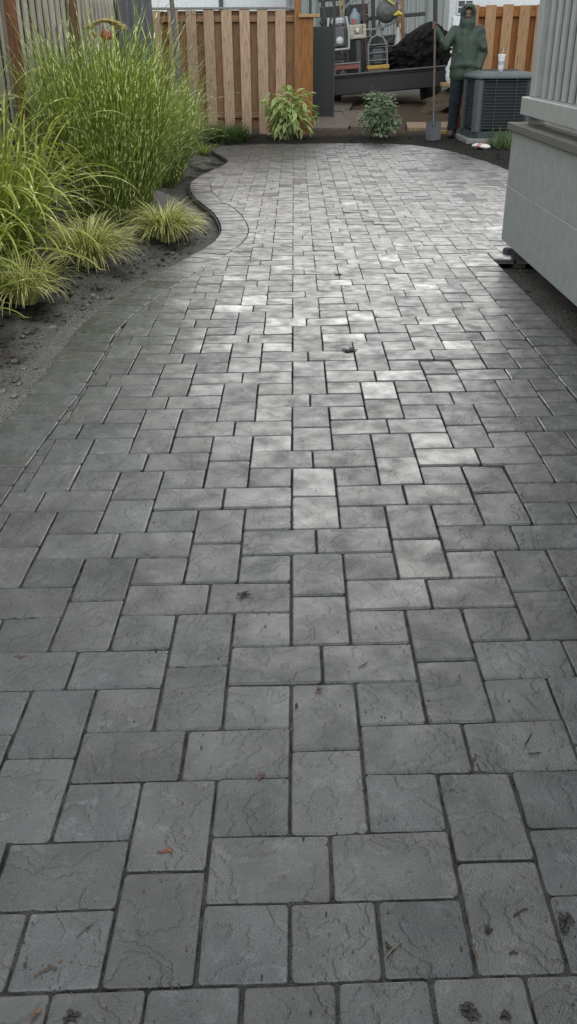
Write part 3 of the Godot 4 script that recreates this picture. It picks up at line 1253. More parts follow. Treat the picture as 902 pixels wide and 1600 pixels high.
	s.bar(Vector3(0, 0.19, 0), Vector3(0.50, 0.022, 0.22), 0.006)
	put(s, M.steel, "lid", o)
	for x in [-0.225, 0.225]:
		s = Shape.new()
		s.tint = Color(0.26, 0.22, 0.21)
		s.bar(Vector3(x, 0.09, 0.0), Vector3(0.03, 0.18, 0.20), 0.006)
		put(s, M.steel, "leg", o)

	o = on.call("plate_compactor", "yellow-footed machine with grey wire cage at the trailer's rear edge", "machine", -0.14, 0.585, -0.2)
	s = Shape.new()
	s.tint = Color(0.45, 0.27, 0.03)
	s.bar(Vector3(0, 0.085, 0), Vector3(0.40, 0.07, 0.3), 0.015)
	put(s, M.plastic, "foot_plate", o)
	s = Shape.new()
	s.tint = Color(0.20, 0.18, 0.15)
	s.bar(Vector3(0, 0.025, 0), Vector3(0.38, 0.05, 0.28), 0.01)
	put(s, M.steel, "sole", o)
	s = Shape.new()
	s.tint = Color(0.10, 0.105, 0.11)
	s.bar(Vector3(0, 0.25, 0), Vector3(0.22, 0.26, 0.2), 0.03)
	put(s, M.steel, "motor", o)
	s = Shape.new()
	s.tint = Color(0.30, 0.31, 0.31)
	for x in [-0.17, 0.17]:
		for z in [-0.12, 0.12]:
			s.tube([Vector3(x, 0.12, z), Vector3(x * 0.97, 0.45, z), Vector3(x * 0.6, 0.56, z * 0.6), Vector3(0, 0.60, 0)], [0.012, 0.012, 0.012, 0.012], 6)
	for y in [0.20, 0.32, 0.45]:
		s.tube([Vector3(-0.17, y, 0.12), Vector3(0.17, y, 0.12)], [0.010, 0.010], 6)
		s.tube([Vector3(-0.17, y, -0.12), Vector3(-0.17, y, 0.12)], [0.010, 0.010], 6)
		s.tube([Vector3(0.17, y, -0.12), Vector3(0.17, y, 0.12)], [0.010, 0.010], 6)
	put(s, M.steel, "cage", o)

	o = on.call("hose_hoop", "large oval loop of pale hose hung on the trailer rack", "hose", -0.14, 0.585, -1.0)
	s = Shape.new()
	s.tint = Color(0.24, 0.26, 0.26)
	for turn in 2:
		var pts := []
		var rad := []
		for i in 41:
			var a := TAU * i / 40
			pts.append(Vector3(cos(a) * (0.58 - turn * 0.03), 0.98 + sin(a) * (0.28 - turn * 0.015), 0.02 * sin(a * 2 + turn) - turn * 0.03))
			rad.append(0.008)
		s.tube(pts, rad, 7)
	put(s, M.plastic, "loop", o)
	s = Shape.new()
	s.tint = Color(0.60, 0.60, 0.56)
	for k in 5:
		s.bar(Vector3(-0.40 + k * 0.17, 1.255, 0.02), Vector3(0.09, 0.035, 0.03), 0.008)
	put(s, M.plastic, "tie", o)

	o = on.call("hand_tools", "round grey drum with yellow handles hung inside the hose loop", "drum", 0.12, 0.585, -0.9)
	s = Shape.new()
	s.tint = Color(0.14, 0.145, 0.14)
	s.lathe(Vector3.ZERO, [Vector2(0.10, -0.08), Vector2(0.19, -0.07), Vector2(0.20, 0.0), Vector2(0.19, 0.06), Vector2(0.12, 0.08), Vector2(0.06, 0.10)], 22)
	st = put(s, M.steel, "drum", o)
	st.position = Vector3(0, 0.98, 0)
	st.rotation.x = PI / 2
	s = Shape.new()
	s.tint = Color(0.48, 0.40, 0.04)
	s.tube([Vector3(-0.10, 1.24, 0.10), Vector3(0.13, 1.07, 0.12)], [0.016, 0.018], 8)
	put(s, M.plastic, "yellow_handle", o)
	s = Shape.new()
	s.tint = Color(0.50, 0.42, 0.04)
	s.tube([Vector3(0.12, 0.90, 0.10), Vector3(0.20, 0.93, 0.13), Vector3(0.27, 0.90, 0.10)], [0.02, 0.045, 0.02], 8)
	put(s, M.plastic, "yellow_grip", o)

	o = on.call("wooden_stakes", "bundle of upright tan stakes behind the engine on the trailer", "stakes", -0.68, 0.585, -1.3)
	for k in 2:
		s = Shape.new()
		s.tint = [Color(0.42, 0.31, 0.12), Color(0.36, 0.25, 0.12)][k]
		s.bar(Vector3(k * 0.07 - 0.03, 0.62, 0), Vector3(0.032, 1.28, 0.03), 0.004, Basis(Vector3.BACK, 0.02 * k))
		put(s, M.wood, "stake", o)
	s = Shape.new()
	s.tint = Color(0.18, 0.09, 0.075)
	s.tube([Vector3(0.62, 0.0, 0), Vector3(0.60, 1.28, -0.1)], [0.016, 0.016], 8)
	var stick := put(s, M.wood, "rake_handle")
	stick.position = base + Basis(Vector3.BACK, tilt) * Vector3(-0.90, 0.585, -1.0)
	stick.rotation.z = tilt
	tag(stick, "thin red-brown tool handle standing upright behind the cream box", "tool handle")

	o = on.call("blue_jug", "pale blue jug with red label behind the cream box", "jug", -0.46, 0.585, -1.1)
	s = Shape.new()
	s.tint = Color(0.20, 0.26, 0.30)
	s.lathe(Vector3(0, 0.78, 0), [Vector2(0.09, 0), Vector2(0.10, 0.03), Vector2(0.10, 0.18), Vector2(0.05, 0.24), Vector2(0.035, 0.25), Vector2(0.035, 0.29), Vector2(0.02, 0.295)], 14)
	put(s, M.plastic, "bottle", o)
	s = Shape.new()
	s.tint = Color(0.30, 0.09, 0.09)
	s.bar(Vector3(-0.02, 0.86, 0.096), Vector3(0.09, 0.09, 0.012), 0.003)
	put(s, M.plastic, "red_label", o)
	s = Shape.new()
	s.tint = Color(0.05, 0.05, 0.05)
	s.bar(Vector3(0, 0.38, 0), Vector3(0.3, 0.78, 0.25), 0.02)
	put(s, M.steel, "plinth", o)

	o = on.call("plank_stack", "upright brown board with two pale cleats at the rack's right", "board", 0.45, 0.585, -1.5)
	s = Shape.new()
	s.tint = Color(0.28, 0.17, 0.10)
	s.bar(Vector3(0, 0.58, 0), Vector3(0.13, 1.16, 0.03), 0.004)
	put(s, M.wood, "board", o)
	for y in [0.72, 1.05]:
		s = Shape.new()
		s.tint = Color(0.50, 0.44, 0.34)
		s.bar(Vector3(-0.03, y, 0.025), Vector3(0.045, 0.10, 0.02), 0.004)
		put(s, M.wood, "cleat", o)

	o = on.call("traffic_cone", "pale upright cone wedged beside the dark mulch heap on the trailer", "cone", 0.30, 0.585, -0.7)
	s = Shape.new()
	s.tint = Color(0.36, 0.34, 0.32)
	s.lathe(Vector3(0, 0.28, 0), [Vector2(0.15, 0), Vector2(0.15, 0.02), Vector2(0.10, 0.03), Vector2(0.02, 0.42), Vector2(0.012, 0.425)], 16)
	put(s, M.plastic, "body", o)
	s = Shape.new()
	s.tint = Color(0.05, 0.05, 0.05)
	s.bar(Vector3(0, 0.14, 0), Vector3(0.24, 0.28, 0.24), 0.02)
	put(s, M.steel, "crate", o)

	o = on.call("cable_tangle", "tangle of dark and pale cables hanging on the trailer rack", "cables", -0.5, 0.585, -1.25)
	for k in 9:
		s = Shape.new()
		s.tint = [Color(0.03, 0.03, 0.03), Color(0.20, 0.20, 0.19), Color(0.10, 0.08, 0.06)][k % 3]
		var pts := []
		var rad := []
		var x0 := rng.randf_range(-0.5, 0.6)
		var w0 := rng.randf_range(0.12, 0.45)
		var sag := rng.randf_range(0.15, 0.6)
		for i in 11:
			var u := i / 10.0
			pts.append(Vector3(x0 + w0 * u + 0.02 * sin(u * 17.0 + k), 1.26 - k * 0.045 - sag * 4.0 * u * (1.0 - u) + 0.02 * sin(u * 11.0 + k), 0.03 * k - 0.1))
			rad.append(0.009 + 0.004 * (k % 2))
		s.tube(pts, rad, 6)
		put(s, M.plastic, "cable", o)

	# the load of mulch
	s = Shape.new()
	s.tint = Color(0.030, 0.027, 0.025)
	var rings := []
	var wob := noise(FastNoiseLite.TYPE_SIMPLEX, 2.2, 4, 55)
	for k in 30:
		var r := PackedVector3Array()
		var v := k / 29.0
		for i in 84:
			var a := -TAU * i / 84
			var cx := cos(a)
			var rad := pow(1.0 - pow(v, 3.2), 0.5) * (1.0 + 0.30 * wob.get_noise_3d(cx * 1.4, v * 2.0, sin(a) * 1.4) + 0.09 * wob.get_noise_3d(cx * 7.0, v * 8.0, sin(a) * 7.0))
			var x := cx * rad * 0.60 + 0.10 * v
			var y := v * (0.66 + 0.20 * clampf(x / 0.45, -1, 0.6))
			r.append(Vector3(x, y, sin(a) * rad * 0.55))
		rings.append(r)
	s.skin(rings)
	var heap := put(s, M.mulch, "mulch_heap")
	heap.position = base + Basis(Vector3.BACK, tilt) * Vector3(0.60, 0.58, -0.62)
	heap.rotation.z = tilt
	tag(heap, "heap of dark mulch on the right half of the trailer", "mulch heap")

	# dark sheet standing left of the trailer
	o = thing("steel_gate", "dark steel sheet gate standing open between capped post and trailer", "gate", W(0.60, 0.0, 16.9))
	s = Shape.new()
	s.tint = Color(0.026, 0.028, 0.028)
	s.bar(Vector3(0, 0.88, 0), Vector3(0.40, 1.42, 0.03), 0.006)
	put(s, M.steel, "sheet", o)
	for x in [-0.20, 0.20]:
		s = Shape.new()
		s.tint = Color(0.05, 0.054, 0.056)
		s.bar(Vector3(x, 1.05, 0.004), Vector3(0.045, 2.05, 0.05), 0.006)
		put(s, M.steel, "upright", o)


# ---------------------------------------------------------------- plants
# a grass blade that rises, leans and bends over
func blade(s: Shape, foot: Vector3, az: float, length: float, lean: float, droop: float, width: float, low: Color, high: Color, band := Color(0, 0, 0, 0), bands := 0.0, segs := 7) -> void:
	var out := Vector3(cos(az), 0, sin(az))
	var side := Vector3(-out.z, 0, out.x)
	var twist := rng.randf_range(-0.7, 0.7)
	side = (side * cos(twist) + Vector3.UP * sin(twist) * 0.5 + out * sin(twist) * 0.5).normalized()
	var p := foot
	var step := length / segs
	var prev_l := p - side * width * 0.35
	var prev_r := p + side * width * 0.35
	for k in segs:
		var t := (k + 1.0) / segs
		var th := lean + droop * t * t
		var dir := out * sin(th) + Vector3.UP * cos(th)
		p += dir * step
		if p.y < foot.y + 0.004:
			p.y = foot.y + 0.004 + 0.01 * rng.randf()
		var w := width * 0.5 * (0.8 + 0.5 * t) * (1.0 - pow(t, 2.2)) + 0.0004
		var l := p - side * w
		var r := p + side * w
		var nn := side.cross(dir).normalized()
		if nn.y < 0:
			nn = -nn
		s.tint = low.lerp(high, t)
		if bands > 0 and rng.randf() < bands:
			s.tint = band
		var front := (prev_r - prev_l).cross(l - prev_l).dot(nn) > 0
		if front:
			s.vert(prev_l, nn, Vector2.ZERO); s.vert(l, nn, Vector2.ZERO); s.vert(prev_r, nn, Vector2.ZERO)
			s.vert(prev_r, nn, Vector2.ZERO); s.vert(l, nn, Vector2.ZERO); s.vert(r, nn, Vector2.ZERO)
		else:
			s.vert(prev_l, nn, Vector2.ZERO); s.vert(prev_r, nn, Vector2.ZERO); s.vert(l, nn, Vector2.ZERO)
			s.vert(prev_r, nn, Vector2.ZERO); s.vert(r, nn, Vector2.ZERO); s.vert(l, nn, Vector2.ZERO)
		prev_l = l
		prev_r = r


func zebra(label: String, x: float, d: float, tall: float, count: int, spread: float, lean: float, droop: float, wide: float, low: Color, high: Color, bands: float, bias := Vector2.ZERO) -> Node3D:
	var y := soil_height(x, d)
	var t := thing("zebra_grass", label, "grass", W(x, y, d))
	var s := Shape.new()
	for i in count:
		var a := rng.randf() * TAU
		var r := sqrt(rng.randf())
		var foot := Vector3(cos(a) * r * spread, 0, sin(a) * r * spread)
		var az := a + rng.randfn(0, 0.9)
		var dirx := Vector2(cos(az), sin(az)) + bias * rng.randf()
		az = atan2(dirx.y, dirx.x)
		var cut := rng.randf()
		# leaves leave the canes at different heights
		var h := tall * rng.randf_range(0.0, 0.62) * (0.4 + 0.6 * cut)
		var cl := lean * r * 0.7
		foot += Vector3(cos(a) * sin(cl) * h, cos(cl) * h, sin(a) * sin(cl) * h)
		var k := rng.randf_range(0.75, 1.25)
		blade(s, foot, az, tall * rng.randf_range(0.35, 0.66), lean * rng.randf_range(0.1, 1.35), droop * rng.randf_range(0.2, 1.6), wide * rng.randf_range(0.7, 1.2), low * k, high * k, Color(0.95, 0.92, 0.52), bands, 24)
	put(s, M.leaf, "leaf_blades", t, true)
	s = Shape.new()
	s.tint = low.lerp(Color(0.16, 0.17, 0.05), 0.5)
	for i in int(count * 0.09):
		var a := rng.randf() * TAU
		var r := sqrt(rng.randf()) * spread
		var cl := lean * 0.45 * r / spread
		var f := Vector3(cos(a) * r, 0, sin(a) * r)
		var dir := Vector3(cos(a) * sin(cl), cos(cl), sin(a) * sin(cl))
		s.tube([f, f + dir * tall * 0.45, f + dir * tall * rng.randf_range(0.7, 0.95)], [0.004, 0.0035, 0.002], 4, false)
	put(s, M.leaf, "canes", t, true)
	return t


func tuft(label: String, x: float, d: float, r: float, count: int) -> void:
	var t := thing("sedge_tuft", label, "grass tuft", W(x, soil_height(x, d), d), "yellow striped sedge tufts in the bed")
	var s := Shape.new()
	for i in count:
		var a := rng.randf() * TAU
		var q := sqrt(rng.randf()) * 0.07
		var k := rng.randf_range(0.8, 1.2)
		var pale := Color(0.84, 0.78, 0.38) * k
		var green := Color(0.25, 0.28, 0.09) * k
		var c := pale if rng.randf() < 0.66 else green
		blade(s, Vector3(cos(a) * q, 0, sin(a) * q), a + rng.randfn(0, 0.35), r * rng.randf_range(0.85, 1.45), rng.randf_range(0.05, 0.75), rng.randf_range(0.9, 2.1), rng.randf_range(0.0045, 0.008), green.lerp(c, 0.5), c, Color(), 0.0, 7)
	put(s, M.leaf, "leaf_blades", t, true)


# one broad leaf: two halves folded along the midrib, tip bent down
func leaf_mesh(length: float, width: float, green: Color, rim: Color, bend: float) -> Shape:
	var s := Shape.new()
	var prof := [0.0, 0.55, 0.95, 1.0, 0.78, 0.42, 0.0]
	var n := prof.size()
	for side in [-1.0, 1.0]:
		for k in n - 1:
			var q := []
			for j in [k, k + 1]:
				var t := float(j) / (n - 1)
				var mid := Vector3(0, -bend * t * t * length, t * length)
				var w: float = prof[j] * width * 0.5
				q.append(mid)
				q.append(mid + Vector3(side * w * 0.68, w * 0.16, 0))
				q.append(mid + Vector3(side * w, w * 0.22, 0))
			for strip in 2:
				s.tint = green if strip == 0 else rim
				var a: Vector3 = q[strip]
				var b: Vector3 = q[strip + 1]
				var c: Vector3 = q[strip + 4]
				var e: Vector3 = q[strip + 3]
				if side > 0:
					s.quad(a, e, c, b)
				else:
					s.quad(a, b, c, e)
	return s


func shrub(called: String, label: String, x: float, d: float, radius: Vector3, lift: float, count: int, length: float, width: float, green: Color, rim: Color, bend: float, hang: float, separate: bool) -> void:
	var y := soil_height(x, d)
	var t := thing(called, label, "shrub", W(x, y, d))
	var kinds := []
	for k in 5:
		kinds.append(leaf_mesh(length * rng.randf_range(0.8, 1.2), width * rng.randf_range(0.85, 1.15), shade(green, 0.25), shade(rim, 0.2), bend).mesh())
	var stems := Shape.new()
	stems.tint = Color(0.10, 0.085, 0.05)
	var mass := Shape.new()
	var made := 0
	var gaps := noise(FastNoiseLite.TYPE_SIMPLEX, 1.0, 2, count)
	var tops := []
	for k in 34:
		var a := rng.randf() * TAU
		var el := rng.randf_range(0.1, 1.0)
		var e := Vector3(cos(a) * radius.x * sqrt(1 - el * el * 0.7), lift + radius.y * el * 1.4, sin(a) * radius.z * sqrt(1 - el * el * 0.7)) * rng.randf_range(0.75, 1.0)
		var root := Vector3(cos(a), 0, sin(a)) * 0.05
		var bow := root.lerp(e, 0.5) + Vector3(0, 0.08, 0)
		stems.tube([root, bow, e], [0.007, 0.005, 0.003], 5, false)
		tops.append([root, bow, e])
	while made < count:
		# spread through the crown, mostly near its surface, thinned by random gaps
		var q := Vector3(rng.randfn(), rng.randfn(), rng.randfn()).normalized()
		if gaps.get_noise_3dv(q * 1.6) < -0.34:
			continue
		var p := q * pow(rng.randf(), 0.33) * (0.92 + 0.5 * gaps.get_noise_3dv(q * 1.1)) * radius + Vector3(0, lift + radius.y, 0)
		if p.y < 0.05:
			continue
		var a := rng.randf() * TAU
		var out := Vector3(q.x + cos(a) * 0.45, 0, q.z + sin(a) * 0.45).normalized()
		var dir := (out + Vector3.UP * (rng.randf_range(-1.1, 0.45) * hang + q.y * 0.5)).normalized()
		var side := Vector3.UP.cross(dir).normalized()
		var b := Basis(side, dir.cross(side), dir).rotated(dir, rng.randf_range(-0.6, 0.6))
		p -= dir * length * 0.4
		if separate:
			var o := put(kinds[rng.randi() % 5], M.leaf, "leaf", t)
			o.transform = Transform3D(b, p)
		else:
			var km: ArrayMesh = kinds[rng.randi() % 5]
			var arr := km.surface_get_arrays(0)
			for i in arr[Mesh.ARRAY_VERTEX].size():
				mass.v.append(p + b * arr[Mesh.ARRAY_VERTEX][i])
				mass.n.append(b * arr[Mesh.ARRAY_NORMAL][i])
				mass.uv.append(Vector2.ZERO)
				mass.c.append(arr[Mesh.ARRAY_COLOR][i])
		made += 1
	put(stems, M.dull, "stems", t)
	if not separate:
		put(mass, M.leaf, "leaves", t, true)


func plants() -> void:
	var green := Color(0.155, 0.215, 0.042)
	var tip := Color(0.31, 0.39, 0.09)
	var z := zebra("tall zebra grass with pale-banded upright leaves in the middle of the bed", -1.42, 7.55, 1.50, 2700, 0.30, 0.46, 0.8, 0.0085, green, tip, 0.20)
	# its one seed plume
	var s := Shape.new()
	s.tint = Color(0.34, 0.30, 0.16)
	s.tube([Vector3(-0.05, 0.1, -0.2), Vector3(-0.10, 0.9, -0.3), Vector3(-0.17, 1.33, -0.36), Vector3(-0.10, 1.40, -0.36)], [0.004, 0.004, 0.003, 0.002], 5)
	for i in 900:
		var u := rng.randf()
		var p := Vector3(-0.17 + 0.28 * u, 1.37 + 0.085 * sin(u * 2.6) - 0.045 * u, -0.36 + rng.randf_range(-0.03, 0.03))
		s.tint = shade(Color(0.72, 0.56, 0.36), 0.2)
		blade(s, p, rng.randf_range(-0.5, 0.5), rng.randf_range(0.05, 0.11), rng.randf_range(1.0, 1.9), rng.randf_range(0.2, 0.9), 0.006, s.tint, s.tint, Color(), 0.0, 3)
	put(s, M.leaf, "seed_plume", z)
	zebra("zebra grass clump leaning over the kerb behind the grey stone", -1.42, 10.2, 1.22, 1500, 0.28, 0.62, 1.1, 0.010, green * 0.95, tip, 0.15)
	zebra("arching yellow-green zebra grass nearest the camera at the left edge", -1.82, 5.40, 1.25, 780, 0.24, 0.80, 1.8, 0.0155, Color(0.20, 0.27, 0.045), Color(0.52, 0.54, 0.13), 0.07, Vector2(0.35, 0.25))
	zebra("low arching zebra grass over the bare soil at the near left edge", -1.82, 4.60, 0.90, 260, 0.18, 0.95, 1.9, 0.0145, Color(0.19, 0.25, 0.045), Color(0.50, 0.52, 0.13), 0.06, Vector2(0.25, 0.15))
	tuft("yellow striped sedge tuft against the soil left of the other two", -1.46, 4.95, 0.28, 560)
	tuft("yellow striped sedge tuft between the tall grass and the paving edge", -1.30, 5.95, 0.32, 900)
	tuft("neat round yellow striped sedge tuft in front of the grey stone", -0.93, 7.0, 0.29, 1000)
	# low dark grass at the tan fence
	var t := thing("low_grass", "low dark green grassy plant at the foot of the tan fence", "grass tuft", W(-0.95, soil_height(-0.95, 14.9), 14.9))
	s = Shape.new()
	for i in 900:
		var a := rng.randf() * TAU
		var q := sqrt(rng.randf())
		var k := rng.randf_range(0.6, 1.3)
		blade(s, Vector3(cos(a) * q * 0.34, 0, sin(a) * q * 0.18), a + rng.randfn(0, 0.8), rng.randf_range(0.18, 0.42), rng.randf_range(0.0, 0.7), rng.randf_range(0.4, 1.6), 0.009, Color(0.05, 0.08, 0.027) * k, Color(0.10, 0.15, 0.05) * k, Color(), 0.0, 5)
	put(s, M.leaf, "leaf_blades", t, true)
	t = thing("lily_clump", "small bright yellow-green strappy plant at the far bend of the kerb", "plant", W(-1.16, soil_height(-1.16, 13.4), 13.4))
	s = Shape.new()
	for i in 60:
		var a := rng.randf() * TAU
		blade(s, Vector3(cos(a) * 0.03, 0, sin(a) * 0.03), a, rng.randf_range(0.14, 0.26), rng.randf_range(0.1, 0.8), rng.randf_range(0.4, 1.2), 0.016, Color(0.16, 0.20, 0.03), Color(0.30, 0.34, 0.06), Color(), 0.0, 5)
	put(s, M.leaf, "leaf_blades", t, true)
	t = thing("weed_patch", "straggly green weeds between the air conditioner and the deck", "weeds", W(3.25, soil_height(3.2, 13.6), 13.6))
	s = Shape.new()
	for i in 420:
		var a := rng.randf() * TAU
		var q := sqrt(rng.randf())
		blade(s, Vector3(cos(a) * q * 0.38, 0, sin(a) * q * 0.55), rng.randf() * TAU, rng.randf_range(0.12, 0.34), rng.randf_range(0.1, 0.9), rng.randf_range(0.4, 1.4), 0.009, Color(0.05, 0.08, 0.025), Color(0.10, 0.15, 0.05), Color(), 0.0, 5)
	put(s, M.leaf, "leaf_blades", t, true)

	shrub("variegated_shrub", "bushy shrub of hanging yellow-green leaves in front of the tan fence", 0.05, 14.95, Vector3(0.40, 0.36, 0.30), 0.06, 360, 0.145, 0.056, Color(0.26, 0.35, 0.11), Color(0.60, 0.63, 0.30), 0.35, 1.0, true)
	shrub("white_edged_shrub", "rounded dark green shrub with white-edged leaves in front of the trailer", 1.43, 14.95, Vector3(0.33, 0.32, 0.28), 0.03, 1250, 0.066, 0.038, Color(0.065, 0.115, 0.05), Color(0.44, 0.50, 0.38), 0.2, 0.5, false)

	# a young tree with bare twigs
	t = thing("young_tree", "slender grey tree trunk with bare twigs in front of the tan fence", "tree", W(-1.46, soil_height(-1.46, 13.2), 13.2))
	s = Shape.new()
	s.tint = Color(0.235, 0.235, 0.22)
	s.tube([Vector3(0.06, -0.05, 0), Vector3(0.04, 0.6, 0.01), Vector3(0.02, 1.2, 0), Vector3(-0.01, 1.9, 0.01), Vector3(-0.03, 2.8, 0)], [0.036, 0.034, 0.033, 0.030, 0.022], 10)
	put(s, M.stone, "trunk", t)
	for q in [[0.75, 0.3, 0.55, -0.12], [1.15, 2.6, 0.35, 0.1], [1.5, 0.1, 0.42, 0.25], [2.0, 3.0, 0.5, 0.5], [2.3, 0.6, 0.6, 0.6], [0.95, -0.4, 0.3, 0.2]]:
		s = Shape.new()
		s.tint = Color(0.27, 0.26, 0.24)
		var dir := Vector3(cos(q[1]), 0, sin(q[1]))
		var f := Vector3(0.02, q[0], 0)
		s.tube([f, f + dir * q[2] * 0.4 + Vector3(0, 0.06 + q[3] * 0.5, 0), f + dir * q[2] * 0.8 + Vector3(0, q[3] * 0.8, 0), f + dir * q[2] + Vector3(0, q[3] - 0.04, 0)], [0.008, 0.006, 0.004, 0.002], 5)
		put(s, M.stone, "branch", t)


# ---------------------------------------------------------------- air conditioner
func conditioner() -> void:
	var at := W(3.17, 0.0, 14.72)
	var s := Shape.new()
	s.tint = Color(0.24, 0.24, 0.235)
	s.bar(Vector3(0, 0.02, 0), Vector3(1.02, 0.11, 1.0), 0.015)
	var pad := put(s, M.concrete, "concrete_pad")
	pad.position = at
	tag(pad, "pale concrete pad under the air conditioner", "pad")
	var t := thing("air_conditioner", "square grey outdoor air conditioner with dark louvred sides behind the deck", "air conditioner", at + Vector3(0, 0.075, 0))
	t.rotation.y = 0.04
	var body := Color(0.058, 0.069, 0.075)
	s = Shape.new()
	s.tint = Color(0.016, 0.020, 0.022)
	s.bar(Vector3(0, 0.43, 0), Vector3(0.80, 0.78, 0.80), 0.09)
	put(s, M.dull, "coil", t)
	s = Shape.new()
	s.tint = Color(0.035, 0.042, 0.046)
	s.bar(Vector3(0, 0.03, 0), Vector3(0.90, 0.06, 0.88), 0.09)
	put(s, M.paint, "base_pan", t)
	for q in [[-1, -1], [1, -1], [-1, 1], [1, 1]]:
		s = Shape.new()
		s.tint = body
		s.bar(Vector3(q[0] * 0.375, 0.43, q[1] * 0.365), Vector3(0.14, 0.76, 0.14), 0.05)
		put(s, M.paint, "corner_post", t)
	for face in 4:
		for k in 17:
			s = Shape.new()
			s.tint = Color(0.020, 0.026, 0.029)
			s.bar(Vector3(0, 0.09 + k * 0.0425, 0.425), Vector3(0.62, 0.011, 0.012), 0.003, Basis(Vector3.RIGHT, 0.5))
			var o := put(s, M.paint, "louvre", t)
			o.rotation.y = face * PI / 2
		s = Shape.new()
		s.tint = Color(0.028, 0.034, 0.037)
		for x in [-0.15, 0.15]:
			s.bar(Vector3(x, 0.43, 0.438), Vector3(0.012, 0.74, 0.008), 0.002)
		var o := put(s, M.paint, "louvre_tie", t)
		o.rotation.y = face * PI / 2
	s = Shape.new()
	s.tint = Color(0.085, 0.097, 0.104)
	s.skin([rounded(0.46, 0.45, 0.10, 0.80), rounded(0.465, 0.455, 0.10, 0.82), rounded(0.46, 0.45, 0.10, 0.845), rounded(0.36, 0.35, 0.14, 0.885), rounded(0.31, 0.31, 0.2, 0.89)])
	put(s, M.paint, "top_cover", t)
	s = Shape.new()
	s.tint = Color(0.05, 0.05, 0.052)
	for k in 5:
		var pts := []
		var rad := []
		for i in 25:
			var a := TAU * i / 24
			pts.append(Vector3(cos(a) * (0.07 + k * 0.05), 0.905, sin(a) * (0.07 + k * 0.05)))
			rad.append(0.004)
		s.tube(pts, rad, 5)
	put(s, M.dull, "fan_grille", t)
	# the paper cup left on it
	t = thing("paper_cup", "white lidded drink cup with straw standing on the air conditioner", "cup", at + Vector3(-0.045, 0.965, 0.22))
	s = Shape.new()
	s.tint = Color(0.74, 0.73, 0.70)
	s.lathe(Vector3.ZERO, [Vector2(0.036, 0), Vector2(0.037, 0.004), Vector2(0.052, 0.20), Vector2(0.053, 0.203)], 20)
	put(s, M.plastic, "cup", t)
	s = Shape.new()
	s.tint = Color(0.45, 0.47, 0.44)
	s.lathe(Vector3(0, 0.085, 0), [Vector2(0.0435, 0), Vector2(0.0452, 0.0), Vector2(0.0482, 0.05), Vector2(0.047, 0.05)], 20)
	put(s, M.plastic, "band", t)
	s = Shape.new()
	s.tint = Color(0.70, 0.69, 0.66)
	s.lathe(Vector3(0, 0.2, 0), [Vector2(0.054, 0), Vector2(0.057, 0.004), Vector2(0.056, 0.014), Vector2(0.045, 0.02)], 20)
	put(s, M.plastic, "lid", t)
	s = Shape.new()
	s.tint = Color(0.70, 0.66, 0.62)
	s.tube([Vector3(0.005, 0.2, 0), Vector3(0.012, 0.295, 0.01)], [0.0045, 0.0045], 8)
	put(s, M.plastic, "straw", t)


func rounded(hx: float, hz: float, r: float, y: float) -> PackedVector3Array:
	var out := PackedVector3Array()
	for c in 4:
		for k in 5:
			var a := -(c * PI / 2 + k * PI / 8)
			var sx := 1.0 if c == 0 or c == 3 else -1.0
			var sz := -1.0 if c < 2 else 1.0
			out.append(Vector3(sx * (hx - r) + cos(a) * r, y, sz * (hz - r) + sin(a) * r))
	return out


